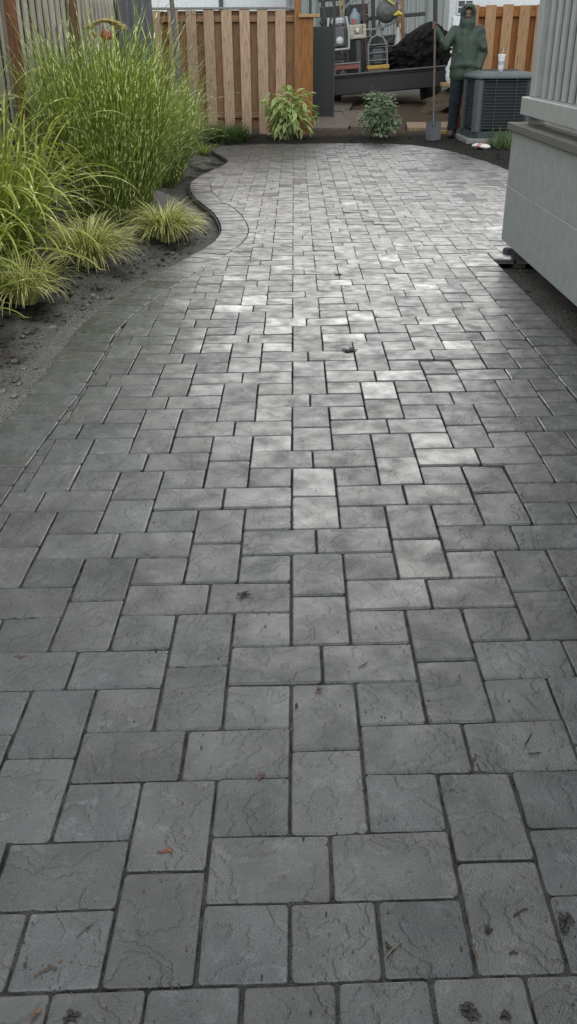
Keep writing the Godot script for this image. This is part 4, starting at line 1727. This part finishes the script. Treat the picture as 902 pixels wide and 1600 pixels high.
# ---------------------------------------------------------------- person
# tapered capsules [a, b, ra, rb] joined by a smooth minimum and meshed as surface nets
func nets(s: Shape, caps: Array, cuts: Array, k: float, lo: Vector3, hi: Vector3, cell: float, paint: Callable) -> void:
	var nx := int((hi.x - lo.x) / cell) + 2
	var ny := int((hi.y - lo.y) / cell) + 2
	var nz := int((hi.z - lo.z) / cell) + 2
	var f := PackedFloat32Array()
	f.resize(nx * ny * nz)
	var at := 0
	for z in nz:
		for y in ny:
			for x in nx:
				f[at] = field(lo + Vector3(x, y, z) * cell, caps, cuts, k)
				at += 1
	var ids := {}
	var pts := PackedVector3Array()
	for z in nz - 1:
		for y in ny - 1:
			for x in nx - 1:
				var o := x + nx * (y + ny * z)
				var neg := 0
				for q in [0, 1, nx, nx + 1, nx * ny, nx * ny + 1, nx * ny + nx, nx * ny + nx + 1]:
					if f[o + q] < 0:
						neg += 1
				if neg == 0 or neg == 8:
					continue
				var sum := Vector3.ZERO
				var cnt := 0
				for e in EDGES:
					var ia: int = o + e[0] % 2 + nx * ((e[0] / 2) % 2) + nx * ny * (e[0] / 4)
					var ib: int = o + e[1] % 2 + nx * ((e[1] / 2) % 2) + nx * ny * (e[1] / 4)
					if (f[ia] < 0) != (f[ib] < 0):
						var t := f[ia] / (f[ia] - f[ib])
						sum += CORNER[e[0]].lerp(CORNER[e[1]], t)
						cnt += 1
				ids[o] = pts.size()
				pts.append(lo + (Vector3(x, y, z) + sum / cnt) * cell)
	var norms := PackedVector3Array()
	var h := cell * 0.7
	for p in pts:
		norms.append(Vector3(field(p + Vector3(h, 0, 0), caps, cuts, k) - field(p - Vector3(h, 0, 0), caps, cuts, k), field(p + Vector3(0, h, 0), caps, cuts, k) - field(p - Vector3(0, h, 0), caps, cuts, k), field(p + Vector3(0, 0, h), caps, cuts, k) - field(p - Vector3(0, 0, h), caps, cuts, k)).normalized())
	var sx := 1
	var sy := nx
	var sz := nx * ny
	for o: int in ids:
		var x := o % nx
		var y := (o / nx) % ny
		var z := o / (nx * ny)
		for ax in 3:
			var d: int = [sx, sy, sz][ax]
			var u: int = [sy, sz, sx][ax]
			var w: int = [sz, sx, sy][ax]
			if (ax != 0 and x == 0) or (ax != 1 and y == 0) or (ax != 2 and z == 0):
				continue
			if (f[o] < 0) == (f[o + d] < 0):
				continue
			var q := [o - u - w, o - w, o, o - u]
			var ok := true
			for i in q:
				if not ids.has(i):
					ok = false
			if not ok:
				continue
			if f[o] >= 0:
				q.reverse()
			for tr in [[0, 1, 2], [0, 2, 3]]:
				for i in [tr[0], tr[2], tr[1]]:
					var id: int = ids[q[i]]
					s.tint = paint.call(pts[id])
					s.vert(pts[id], norms[id], Vector2(pts[id].x, pts[id].y))


const EDGES := [[0, 1], [2, 3], [4, 5], [6, 7], [0, 2], [1, 3], [4, 6], [5, 7], [0, 4], [1, 5], [2, 6], [3, 7]]
const CORNER := [Vector3(0, 0, 0), Vector3(1, 0, 0), Vector3(0, 1, 0), Vector3(1, 1, 0), Vector3(0, 0, 1), Vector3(1, 0, 1), Vector3(0, 1, 1), Vector3(1, 1, 1)]


func capsule(p: Vector3, c: Array) -> float:
	var a: Vector3 = c[0]
	var ab: Vector3 = c[1] - a
	var t := clampf((p - a).dot(ab) / maxf(ab.length_squared(), 1e-9), 0, 1)
	return (p - a - ab * t).length() - lerpf(c[2], c[3], t)


func field(p: Vector3, caps: Array, cuts: Array, k: float) -> float:
	var d := 1e3
	for c in caps:
		var e := capsule(p, c)
		var h := maxf(k - absf(d - e), 0.0) / k
		d = minf(d, e) - h * h * k * 0.25
	for c in cuts:
		d = maxf(d, -capsule(p, c))
	return d


func person_and_shovel() -> void:
	var t := thing("person", "person in hooded green rain jacket and dark jeans leaning on a shovel", "person", W(2.73, soil_height(2.73, 15.28) + 0.01, 15.28))
	t.scale = Vector3.ONE * 1.025
	t.rotation.y = -0.12
	var ra := Vector3(-0.18, 1.44, 0.0)      # shoulder, elbow, wrist of the arm on the shovel
	var rb := Vector3(-0.31, 1.25, 0.17)
	var rc := Vector3(-0.455, 1.46, 0.20)
	var la := Vector3(0.19, 1.44, 0.0)
	var lb := Vector3(0.255, 1.16, -0.02)
	var lc := Vector3(0.21, 0.95, 0.06)
	var grip := Vector3(-0.475, 1.50, 0.225)
	# skin: one surface, with finer grids for head and hands
	var skin := func(p: Vector3) -> Color:
		if absf(absf(p.x) - 0.031) < 0.012 and absf(p.y - 1.655) < 0.007 and p.z > 0.06:
			return Color(0.035, 0.025, 0.02)
		return Color(0.115, 0.068, 0.050)
	var body := [[Vector3(0, 0.96, 0), Vector3(0, 1.25, 0), 0.10, 0.105], [Vector3(0, 1.25, 0), Vector3(0, 1.40, 0), 0.10, 0.09], [Vector3(-0.15, 1.43, 0), Vector3(0.15, 1.43, 0), 0.06, 0.06], [Vector3(0, 1.40, 0), Vector3(0, 1.56, 0.02), 0.055, 0.05],
		[ra, rb, 0.05, 0.038], [rb, rc, 0.038, 0.026], [la, lb, 0.05, 0.038], [lb, lc, 0.038, 0.026],
		[Vector3(-0.09, 0.92, 0), Vector3(-0.10, 0.50, 0.02), 0.085, 0.052], [Vector3(-0.10, 0.50, 0.02), Vector3(-0.11, 0.09, -0.02), 0.05, 0.034], [Vector3(0.09, 0.92, 0), Vector3(0.10, 0.50, 0.03), 0.085, 0.052], [Vector3(0.10, 0.50, 0.03), Vector3(0.11, 0.09, -0.02), 0.05, 0.034]]
	var s := Shape.new()
	nets(s, body, [], 0.03, Vector3(-0.52, 0.04, -0.2), Vector3(0.36, 1.53, 0.32), 0.022, skin)
	var head := [[Vector3(0, 1.44, 0.0), Vector3(0, 1.56, 0.02), 0.056, 0.05], [Vector3(0, 1.675, 0.015), Vector3(0, 1.69, 0.0), 0.078, 0.086], [Vector3(0, 1.60, 0.045), Vector3(0, 1.55, 0.058), 0.056, 0.030],
		[Vector3(0, 1.665, 0.085), Vector3(0, 1.625, 0.108), 0.010, 0.015], [Vector3(-0.018, 1.618, 0.096), Vector3(0.018, 1.618, 0.096), 0.008, 0.008], [Vector3(-0.04, 1.678, 0.078), Vector3(0.04, 1.678, 0.078), 0.012, 0.012],
		[Vector3(-0.018, 1.578, 0.086), Vector3(0.018, 1.578, 0.086), 0.010, 0.010], [Vector3(-0.045, 1.63, 0.06), Vector3(0.045, 1.63, 0.06), 0.024, 0.024],
		[Vector3(-0.080, 1.66, 0.0), Vector3(-0.082, 1.63, 0.0), 0.014, 0.009], [Vector3(0.080, 1.66, 0.0), Vector3(0.082, 1.63, 0.0), 0.014, 0.009]]
	var sockets := [[Vector3(-0.031, 1.655, 0.107), Vector3(-0.030, 1.655, 0.107), 0.013, 0.013], [Vector3(0.031, 1.655, 0.107), Vector3(0.030, 1.655, 0.107), 0.013, 0.013]]
	nets(s, head, sockets, 0.018, Vector3(-0.105, 1.45, -0.11), Vector3(0.105, 1.79, 0.135), 0.006, skin)
	# the hand round the shovel's handle: palm, four curled fingers, thumb
	var hand := [[rc, rc.lerp(grip, 0.5) + Vector3(-0.005, 0.012, -0.012), 0.026, 0.030], [grip + Vector3(0.012, 0.028, -0.022), grip + Vector3(0.012, -0.030, -0.022), 0.017, 0.016]]
	for i in 4:
		var y := 0.034 - i * 0.0205
		var l: float = [0.92, 1.0, 0.95, 0.8][i]
		var p0 := grip + Vector3(-0.008, y, -0.028)
		var p1 := grip + Vector3(-0.030, y + 0.002, -0.010)
		var p2 := grip + Vector3(-0.026 * l, y - 0.001, 0.020 * l)
		var p3 := grip + Vector3(0.004, y - 0.003, 0.027 * l)
		hand.append_array([[p0, p1, 0.0095, 0.009], [p1, p2, 0.009, 0.0083], [p2, p3, 0.0083, 0.007]])
	hand.append_array([[grip + Vector3(0.018, -0.010, -0.018), grip + Vector3(0.030, 0.020, 0.002), 0.012, 0.010], [grip + Vector3(0.030, 0.020, 0.002), grip + Vector3(0.014, 0.046, 0.022), 0.010, 0.0085]])
	nets(s, hand, [], 0.006, Vector3(-0.55, 1.40, 0.14), Vector3(-0.40, 1.58, 0.29), 0.0045, skin)
	var hl := [[lc, lc + Vector3(-0.01, -0.05, 0.02), 0.026, 0.03]]
	for i in 4:
		var p0 := lc + Vector3(-0.03 + i * 0.019, -0.07, 0.028)
		var l: float = [0.85, 1.0, 1.05, 0.95][i]
		hl.append_array([[lc + Vector3(-0.016 + i * 0.009, -0.03, 0.02), p0, 0.014, 0.0095], [p0, p0 + Vector3(0, -0.040 * l, 0.012), 0.0092, 0.0085], [p0 + Vector3(0, -0.040 * l, 0.012), p0 + Vector3(0.001, -0.066 * l, 0.003), 0.0085, 0.007]])
	hl.append_array([[lc + Vector3(-0.02, -0.03, 0.02), lc + Vector3(-0.045, -0.065, 0.04), 0.013, 0.010], [lc + Vector3(-0.045, -0.065, 0.04), lc + Vector3(-0.046, -0.095, 0.044), 0.010, 0.008]])
	nets(s, hl, [], 0.008, lc - Vector3(0.08, 0.17, 0.05), lc + Vector3(0.07, 0.04, 0.09), 0.005, skin)
	put(s, M.skin, "body", t)

	# jacket with raised hood
	s = Shape.new()
	var fold := noise(FastNoiseLite.TYPE_SIMPLEX, 5.0, 3, 61)
	var green := func(p: Vector3) -> Color:
		var k := 1.0 + 0.10 * fold.get_noise_3d(p.x, p.y, p.z)
		if absf(p.x - 0.004) < 0.008 and p.z > 0.08 and p.y < 1.45:
			k *= 0.65
		return Color(0.030, 0.051, 0.034) * k
	var coat := [[Vector3(-0.07, 0.86, 0.0), Vector3(-0.06, 1.30, 0.0), 0.142, 0.132], [Vector3(0.07, 0.86, 0.0), Vector3(0.06, 1.30, 0.0), 0.142, 0.132], [Vector3(-0.12, 1.40, -0.005), Vector3(0.12, 1.40, -0.005), 0.088, 0.088], [Vector3(0, 1.42, 0), Vector3(0, 1.53, 0.02), 0.115, 0.105],
		[ra, rb, 0.076, 0.062], [rb, rc.lerp(rb, 0.06), 0.062, 0.046], [la, lb, 0.078, 0.066], [lb, lc.lerp(lb, 0.06), 0.075, 0.054],
		[Vector3(0, 1.55, 0.0), Vector3(0, 1.68, -0.005), 0.112, 0.110], [Vector3(0, 1.69, 0.0), Vector3(0, 1.70, 0.045), 0.102, 0.090], [Vector3(-0.05, 1.755, 0.095), Vector3(0.05, 1.755, 0.095), 0.026, 0.026], [Vector3(0.06, 1.0, 0.125), Vector3(0.15, 0.98, 0.085), 0.035, 0.035], [Vector3(-0.14, 0.98, 0.085), Vector3(-0.06, 1.0, 0.125), 0.035, 0.035],
		[Vector3(0.2, 1.30, 0.02), Vector3(0.26, 1.22, 0.05), 0.06, 0.05],
		[Vector3(-0.03, 1.40, 0.08), Vector3(0.0, 1.0, 0.12), 0.05, 0.05], [Vector3(-0.20, 0.95, 0.07), Vector3(-0.10, 1.16, 0.125), 0.026, 0.022], [Vector3(-0.19, 1.40, 0.06), Vector3(-0.27, 1.33, 0.12), 0.03, 0.025], [Vector3(-0.30, 1.21, 0.20), Vector3(-0.36, 1.30, 0.24), 0.028, 0.024], [Vector3(0.24, 1.34, 0.05), Vector3(0.28, 1.24, 0.04), 0.035, 0.03]]
	var cuts := [[Vector3(0, 1.618, 0.15), Vector3(0, 1.680, 0.16), 0.054, 0.070], [Vector3(0, 1.618, 0.05), Vector3(0, 1.68, 0.04), 0.062, 0.080], [Vector3(-0.5, 0.60, 0), Vector3(0.5, 0.60, 0), 0.205, 0.205]]
	nets(s, coat, cuts, 0.036, Vector3(-0.53, 0.72, -0.20), Vector3(0.38, 1.83, 0.30), 0.0135, green)
	put(s, M.jacket, "hooded_jacket", t)
	s = Shape.new()
	var denim := func(p: Vector3) -> Color: return Color(0.011, 0.016, 0.025) * (1.0 + 0.18 * fold.get_noise_3d(p.x * 2, p.y * 2, p.z * 2))
	var jeans := [[Vector3(-0.07, 0.93, 0), Vector3(0.07, 0.93, 0), 0.125, 0.125], [Vector3(-0.09, 0.90, 0), Vector3(-0.10, 0.50, 0.025), 0.108, 0.082], [Vector3(-0.10, 0.50, 0.025), Vector3(-0.11, 0.10, -0.01), 0.080, 0.074], [Vector3(0.09, 0.90, 0), Vector3(0.10, 0.50, 0.035), 0.108, 0.082], [Vector3(0.10, 0.50, 0.035), Vector3(0.11, 0.10, -0.01), 0.080, 0.074],
		[Vector3(-0.15, 0.55, 0.06), Vector3(-0.06, 0.47, 0.08), 0.03, 0.03], [Vector3(0.05, 0.52, 0.09), Vector3(0.15, 0.46, 0.08), 0.03, 0.03], [Vector3(-0.15, 0.14, 0.02), Vector3(-0.08, 0.12, 0.04), 0.035, 0.035]]
	nets(s, jeans, [], 0.03, Vector3(-0.26, 0.0, -0.18), Vector3(0.26, 1.07, 0.18), 0.0155, denim)
	put(s, M.denim, "jeans", t)
	for x in [-0.115, 0.115]:
		s = Shape.new()
		var boot := [[Vector3(x, 0.055, -0.06), Vector3(x * 1.15, 0.045, 0.10), 0.052, 0.048], [Vector3(x * 1.15, 0.042, 0.10), Vector3(x * 1.25, 0.038, 0.17), 0.050, 0.040], [Vector3(x, 0.06, -0.03), Vector3(x, 0.17, -0.02), 0.056, 0.056]]
		var flatten := [[Vector3(x - 1, -0.5, 0.05), Vector3(x + 1, -0.5, 0.05), 0.498, 0.498]]
		nets(s, boot, flatten, 0.03, Vector3(x - 0.11, -0.02, -0.14), Vector3(x + 0.12, 0.25, 0.24), 0.011, func(_p): return Color(0.075, 0.050, 0.036))
		put(s, M.dull, "boot", t)

	# the shovel: the handle passes through the closed hand
	var g := t.transform * grip
	var foot := W(2.235, soil_height(2.235, 14.75) + 0.27, 14.75)
	var dir := (g - foot).normalized()
	t = thing("shovel", "long-handled square shovel held upright by the person, blade on the ground", "shovel", foot)
	s = Shape.new()
	s.tint = Color(0.145, 0.125, 0.10)
	s.tube([Vector3.ZERO, dir * 0.6, (g - foot) + dir * 0.06], [0.017, 0.0165, 0.016], 10)
	put(s, M.wood, "handle", t)
	s = Shape.new()
	s.tint = Color(0.12, 0.125, 0.13)
	s.tube([-dir * 0.06, dir * 0.02, dir * 0.16], [0.02, 0.023, 0.019], 10)
	put(s, M.steel, "socket", t)
	s = Shape.new()
	s.tint = Color(0.075, 0.082, 0.092)
	var rings := []
	for k in 7:
		var v := k / 6.0
		var y := -0.275 + 0.285 * v
		var r := PackedVector3Array()
		var half := 0.112 + 0.004 * v
		for i in 9:
			var u := i / 4.0 - 1.0
			r.append(Vector3(u * half, y + (0.030 * (u * u) * (1.0 - v) if k < 3 else 0.0), 0.045 * (1.0 - v) + 0.020 * u * u))
		for i in 9:
			var u := 1.0 - i / 4.0
			r.append(Vector3(u * half, y + (0.030 * (u * u) * (1.0 - v) if k < 3 else 0.0), 0.045 * (1.0 - v) + 0.020 * u * u - 0.004))
		rings.append(r)
	s.skin(rings)
	put(s, M.steel, "blade", t)


# ---------------------------------------------------------------- small things
func small_things() -> void:
	# grey stone among the grasses
	var s := Shape.new()
	s.tint = Color(0.22, 0.195, 0.175)
	var wob := noise(FastNoiseLite.TYPE_SIMPLEX, 1.8, 4, 41)
	var rings := []
	for k in 9:
		var v := k / 8.0
		var r := PackedVector3Array()
		for i in 26:
			var a := -TAU * i / 26
			var rad := pow(1.0 - pow(v, 3.2), 0.5) * (1.0 + 0.32 * wob.get_noise_3d(cos(a), v, sin(a)))
			var x := cos(a) * rad * 0.26
			var z := sin(a) * rad * 0.52
			r.append(Vector3(x, -0.06 + v * (0.20 + 0.10 * x / 0.26 * -1.0 + 0.08 * -z / 0.5), z))
		rings.append(r)
	s.skin(rings)
	var o := put(s, M.stone, "garden_stone")
	o.position = W(-1.08, soil_height(-1.08, 8.3), 8.35)
	o.rotation.y = 0.45
	tag(o, "large sloping grey stone in the bed behind the round sedge tuft", "stone")

	# red ornament showing over the grass
	var t := thing("garden_ornament", "small red ornament on a stake showing above the zebra grass", "ornament", W(-1.93, 0.0, 10.6))
	s = Shape.new()
	s.tint = Color(0.42, 0.05, 0.03)
	for q in [[-0.075, 1.415, 0.030], [0.04, 1.41, 0.055], [0.095, 1.40, 0.032]]:
		s.lathe(Vector3(q[0], q[1] - q[2], 0), [Vector2(0.005, 0), Vector2(q[2] * 0.8, q[2] * 0.4), Vector2(q[2], q[2]), Vector2(q[2] * 0.7, q[2] * 1.7), Vector2(0.005, q[2] * 2)], 12)
	put(s, M.plastic, "red_petals", t)
	s = Shape.new()
	s.tint = Color(0.75, 0.74, 0.72)
	s.tube([Vector3(0.055, 1.44, 0.02), Vector3(0.03, 1.53, 0.02)], [0.007, 0.003], 6)
	put(s, M.plastic, "white_spike", t)
	s = Shape.new()
	s.tint = Color(0.12, 0.12, 0.11)
	s.tube([Vector3(0.02, 0.0, 0), Vector3(0.02, 1.40, 0)], [0.008, 0.008], 6)
	put(s, M.steel, "stake", t)

	# crumpled wrapper
	t = thing("crumpled_wrapper", "crumpled white and pink wrapper on the soil by the air conditioner", "litter", W(2.72, soil_height(2.72, 13.45) + 0.01, 13.45))
	for part in 3:
		s = Shape.new()
		s.tint = [Color(0.72, 0.68, 0.68), Color(0.62, 0.24, 0.25), Color(0.74, 0.70, 0.68)][part]
		var r0 := []
		for k in 6:
			var r := PackedVector3Array()
			for i in 9:
				var a := -TAU * i / 9
				var rad := sin(PI * (k + 0.4) / 5.8) * 0.055 * rng.randf_range(0.6, 1.3)
				r.append(Vector3(cos(a) * rad * 1.5, k * 0.014, sin(a) * rad))
			r0.append(r)
		s.skin(r0)
		var m := put(s, M.plastic, ["foil", "pink_panel", "paper"][part], t)
		m.position = [Vector3(-0.05, 0, -0.03), Vector3(0.01, 0.005, 0.02), Vector3(0.05, 0, 0.07)][part]

	# clods and stones in the beds
	var lump := Shape.new()
	rings = []
	for k in 5:
		var r := PackedVector3Array()
		for i in 7:
			var a := -TAU * i / 7
			r.append(Vector3(cos(a) * sin(PI * (k + 0.5) / 5.0) * rng.randf_range(0.7, 1.2), -cos(PI * (k + 0.5) / 5.0) * 0.7, sin(a) * sin(PI * (k + 0.5) / 5.0) * rng.randf_range(0.7, 1.2)))
		rings.append(r)
	lump.tint = Color.WHITE
	lump.skin(rings)
	var mm := MultiMesh.new()
	mm.transform_format = MultiMesh.TRANSFORM_3D
	mm.use_colors = true
	mm.mesh = lump.mesh()
	var spots := []
	while spots.size() < 7000:
		var x := rng.randf_range(-2.1, 3.0) if spots.size() < 2600 else rng.randf_range(-2.1, -0.5)
		var d := 3.0 + 12.6 * pow(rng.randf(), 1.4) if spots.size() < 2600 else rng.randf_range(3.1, 8.6)
		if x > -0.4 and x < 1.3 and d < 14.0:
			continue
		var e := to_edge(Vector2(x, d))
		if e < 0.035 or (d < 9.5 and x < 0 and e < 0.11 and rng.randf() < 0.85):
			continue
		spots.append([x, d, e])
	mm.instance_count = spots.size()
	for i in spots.size():
		var q: Array = spots[i]
		var sz := 0.004 + 0.019 * pow(rng.randf(), 3.2)
		mm.set_instance_transform(i, Transform3D(Basis(Vector3(rng.randf() - 0.5, 1, rng.randf() - 0.5).normalized(), rng.randf() * TAU).scaled(Vector3(sz, sz * 0.7, sz * 1.2)), W(q[0], soil_at(q[0], q[1], q[2]) + sz * 0.25, q[1])))
		mm.set_instance_color(i, shade(soil_colour(q[0], q[1], q[2]) * rng.randf_range(0.45, 1.25), 0.2))
	var mi := MultiMeshInstance3D.new()
	mi.name = "soil_crumbs"
	mi.multimesh = mm
	mi.material_override = M.soil
	mi.set_meta("kind", "stuff")
	add_child(mi)
	tag(mi, "dark crumbs of soil and bark scattered over the planting beds", "soil crumbs")

	# bark chips and twigs that can be picked out on the paving: x, distance, length, width, turn, colour, label
	var red := Color(0.33, 0.105, 0.055)
	var brown := Color(0.11, 0.062, 0.04)
	var dark := Color(0.022, 0.018, 0.016)
	var bits := [
		[-0.228, 1.153, 0.030, 0.0075, 0.20, red, "bright red-orange bark chip lying on an oblong paver, lower left"],
		[-0.057, 1.339, 0.026, 0.009, 1.05, Color(0.17, 0.085, 0.065), "reddish brown curled bark chip lying across a joint"],
		[0.066, 1.607, 0.020, 0.010, 0.3, Color(0.14, 0.065, 0.045), "small rust-brown leaf scrap on an upright oblong paver"],
		[-0.388, 0.843, 0.024, 0.008, 1.2, Color(0.26, 0.12, 0.06), "orange-brown bark chip at the bottom left corner"],
		[-0.648, 1.742, 0.030, 0.007, 0.1, Color(0.20, 0.08, 0.06), "dull red chip near the left edge of the nearest paving"],
		[0.168, 0.951, 0.040, 0.005, 0.75, Color(0.20, 0.14, 0.09), "pale brown twig across the corner of a square paver"],
		[0.160, 0.956, 0.022, 0.007, 2.2, dark, "dark twig crossing the pale brown twig"],
		[0.388, 1.019, 0.032, 0.006, 0.5, dark, "black hooked bark strip on the lower right paver"],
		[0.325, 0.985, 0.018, 0.011, 1.4, dark, "stubby black bark crumb left of the hooked strip"],
		[0.360, 0.943, 0.016, 0.007, 0.1, dark, "flat black bark flake below the hooked strip"],
		[0.297, 0.944, 0.020, 0.005, 1.8, Color(0.20, 0.09, 0.05), "thin rusty splinter standing in a joint at lower right"],
		[0.458, 0.996, 0.034, 0.020, 1.1, dark, "ragged black bark clump near the right edge"],
		[0.270, 0.845, 0.026, 0.020, 0.3, dark, "black bark clump at the bottom, left of two"],
		[0.322, 0.837, 0.018, 0.010, 0.2, dark, "black bark clump at the bottom, right of two"],
		[-0.334, 0.843, 0.024, 0.013, 0.4, dark, "black bark flake beside the orange-brown chip at the bottom"],
		[-0.386, 0.916, 0.030, 0.007, 0.4, brown, "brown twig on the square paver at bottom left"],
		[-0.339, 0.989, 0.040, 0.003, 0.85, dark, "long thin dark twig on the lower left square paver"],
		[0.015, 1.558, 0.016, 0.006, 1.4, dark, "small black crumb on the paver left of the rust-brown scrap"],
		[0.505, 1.445, 0.050, 0.0035, 1.0, dark, "long thin black stem near the right edge of the near paving"],
		[0.506, 1.401, 0.026, 0.006, 0.1, dark, "short black bark strip at the foot of the long stem"],
		[0.527, 1.495, 0.015, 0.007, 1.7, Color(0.20, 0.08, 0.055), "rusty scrap caught in a joint beside the long black stem"],
		[0.003, 1.479, 0.018, 0.005, 0.9, Color(0.16, 0.08, 0.06), "small reddish scrap in the joint beside the middle paver"],
		[0.175, 1.700, 0.034, 0.004, 0.7, dark, "forked black stem on a lying oblong paver"],
		[-0.119, 2.008, 0.045, 0.012, 0.1, dark, "spidery black seed head on a lying oblong paver, middle"],
		[0.300, 4.161, 0.075, 0.030, 0.3, dark, "dark sprig of debris in the middle distance of the paving"],
		[0.331, 5.758, 0.060, 0.020, 0.2, dark, "dark leaf scrap on the paving left of the deck corner"],
	]
	for q in bits:
		s = Shape.new()
		s.tint = q[5]
		var len_: float = q[2]
		var wd: float = q[3]
		var shards := 7 if wd > 0.0095 else 2 if wd > 0.006 else 1
		for sh in shards:
			var rr := []
			var bend := rng.randf_range(-0.25, 0.25)
			var n := 7
			var l := len_ * (1.0 if sh == 0 else rng.randf_range(0.3, 0.75))
			var ww := wd * (1.0 if shards == 1 else 0.45 if shards > 2 else 0.75)
			var spin := Basis(Vector3.UP, 0.0 if sh == 0 else rng.randf_range(-1.3, 1.3))
			var aside := Vector3(rng.randf_range(-0.5, 0.5) * wd * 1.3, sh * 0.0007, rng.randf_range(-0.35, 0.35) * len_) if sh else Vector3.ZERO
			for k in n:
				var v := k / (n - 1.0)
				var w := ww * 0.5 * (0.25 + 0.75 * sin(PI * clampf(v * 0.8 + 0.12, 0, 1))) * rng.randf_range(0.55, 1.25)
				var mid := Vector3(bend * l * (v - v * v) * 2.0 + rng.randf_range(-0.12, 0.12) * ww, 0.0016 + ww * 0.10 + absf(v - 0.5) * 0.004 * rng.randf(), (v - 0.5) * l)
				var r := PackedVector3Array()
				for i in 5:
					var a := TAU * i / 5 + 0.3
					r.append(aside + spin * (mid + Vector3(cos(a) * w, sin(a) * minf(w * 0.4, 0.0022), 0)))
				rr.append(r)
			s.tint = shade(q[5], 0.25)
			s.skin(rr)
		o = put(s, M.chip, "bark_chip")
		o.position = W(q[0], 0.0, q[1])
		o.rotation.y = PI / 2 + q[4]
		tag(o, q[6], "bark chip" if q[6].contains("bark") or q[6].contains("chip") else "debris", "scraps of bark and twig on the paving")
	# specks too small to count
	mm = MultiMesh.new()
	mm.transform_format = MultiMesh.TRANSFORM_3D
	mm.use_colors = true
	mm.mesh = lump.mesh()
	mm.instance_count = 1100
	for i in 1100:
		var x := rng.randf_range(-0.45, 0.5)
		var d := 0.82 + 2.4 * pow(rng.randf(), 1.8)
		if i < 130:
			x = 0.26 + rng.randfn(0, 0.05)
			d = 1.55 + rng.randfn(0, 0.035)
		elif i < 280:
			x = 0.36 + rng.randfn(0, 0.05)
			d = 0.98 + rng.randfn(0, 0.05)
		elif i < 330:
			x = -0.36 + rng.randfn(0, 0.03)
			d = 0.93 + rng.randfn(0, 0.02)
		var sz := 0.0006 + 0.0022 * pow(rng.randf(), 3.0)
		mm.set_instance_transform(i, Transform3D(Basis(Vector3.UP, rng.randf() * TAU).scaled(Vector3(sz, sz * 0.5, sz * rng.randf_range(1.0, 2.6))), W(x, 0.0006, d)))
		mm.set_instance_color(i, [dark, brown, Color(0.05, 0.045, 0.04)][i % 3])
	mi = MultiMeshInstance3D.new()
	mi.name = "bark_specks"
	mi.multimesh = mm
	mi.material_override = M.chip
	mi.set_meta("kind", "stuff")
	add_child(mi)
	tag(mi, "fine dark specks of bark sprinkled on the nearest pavers", "specks")
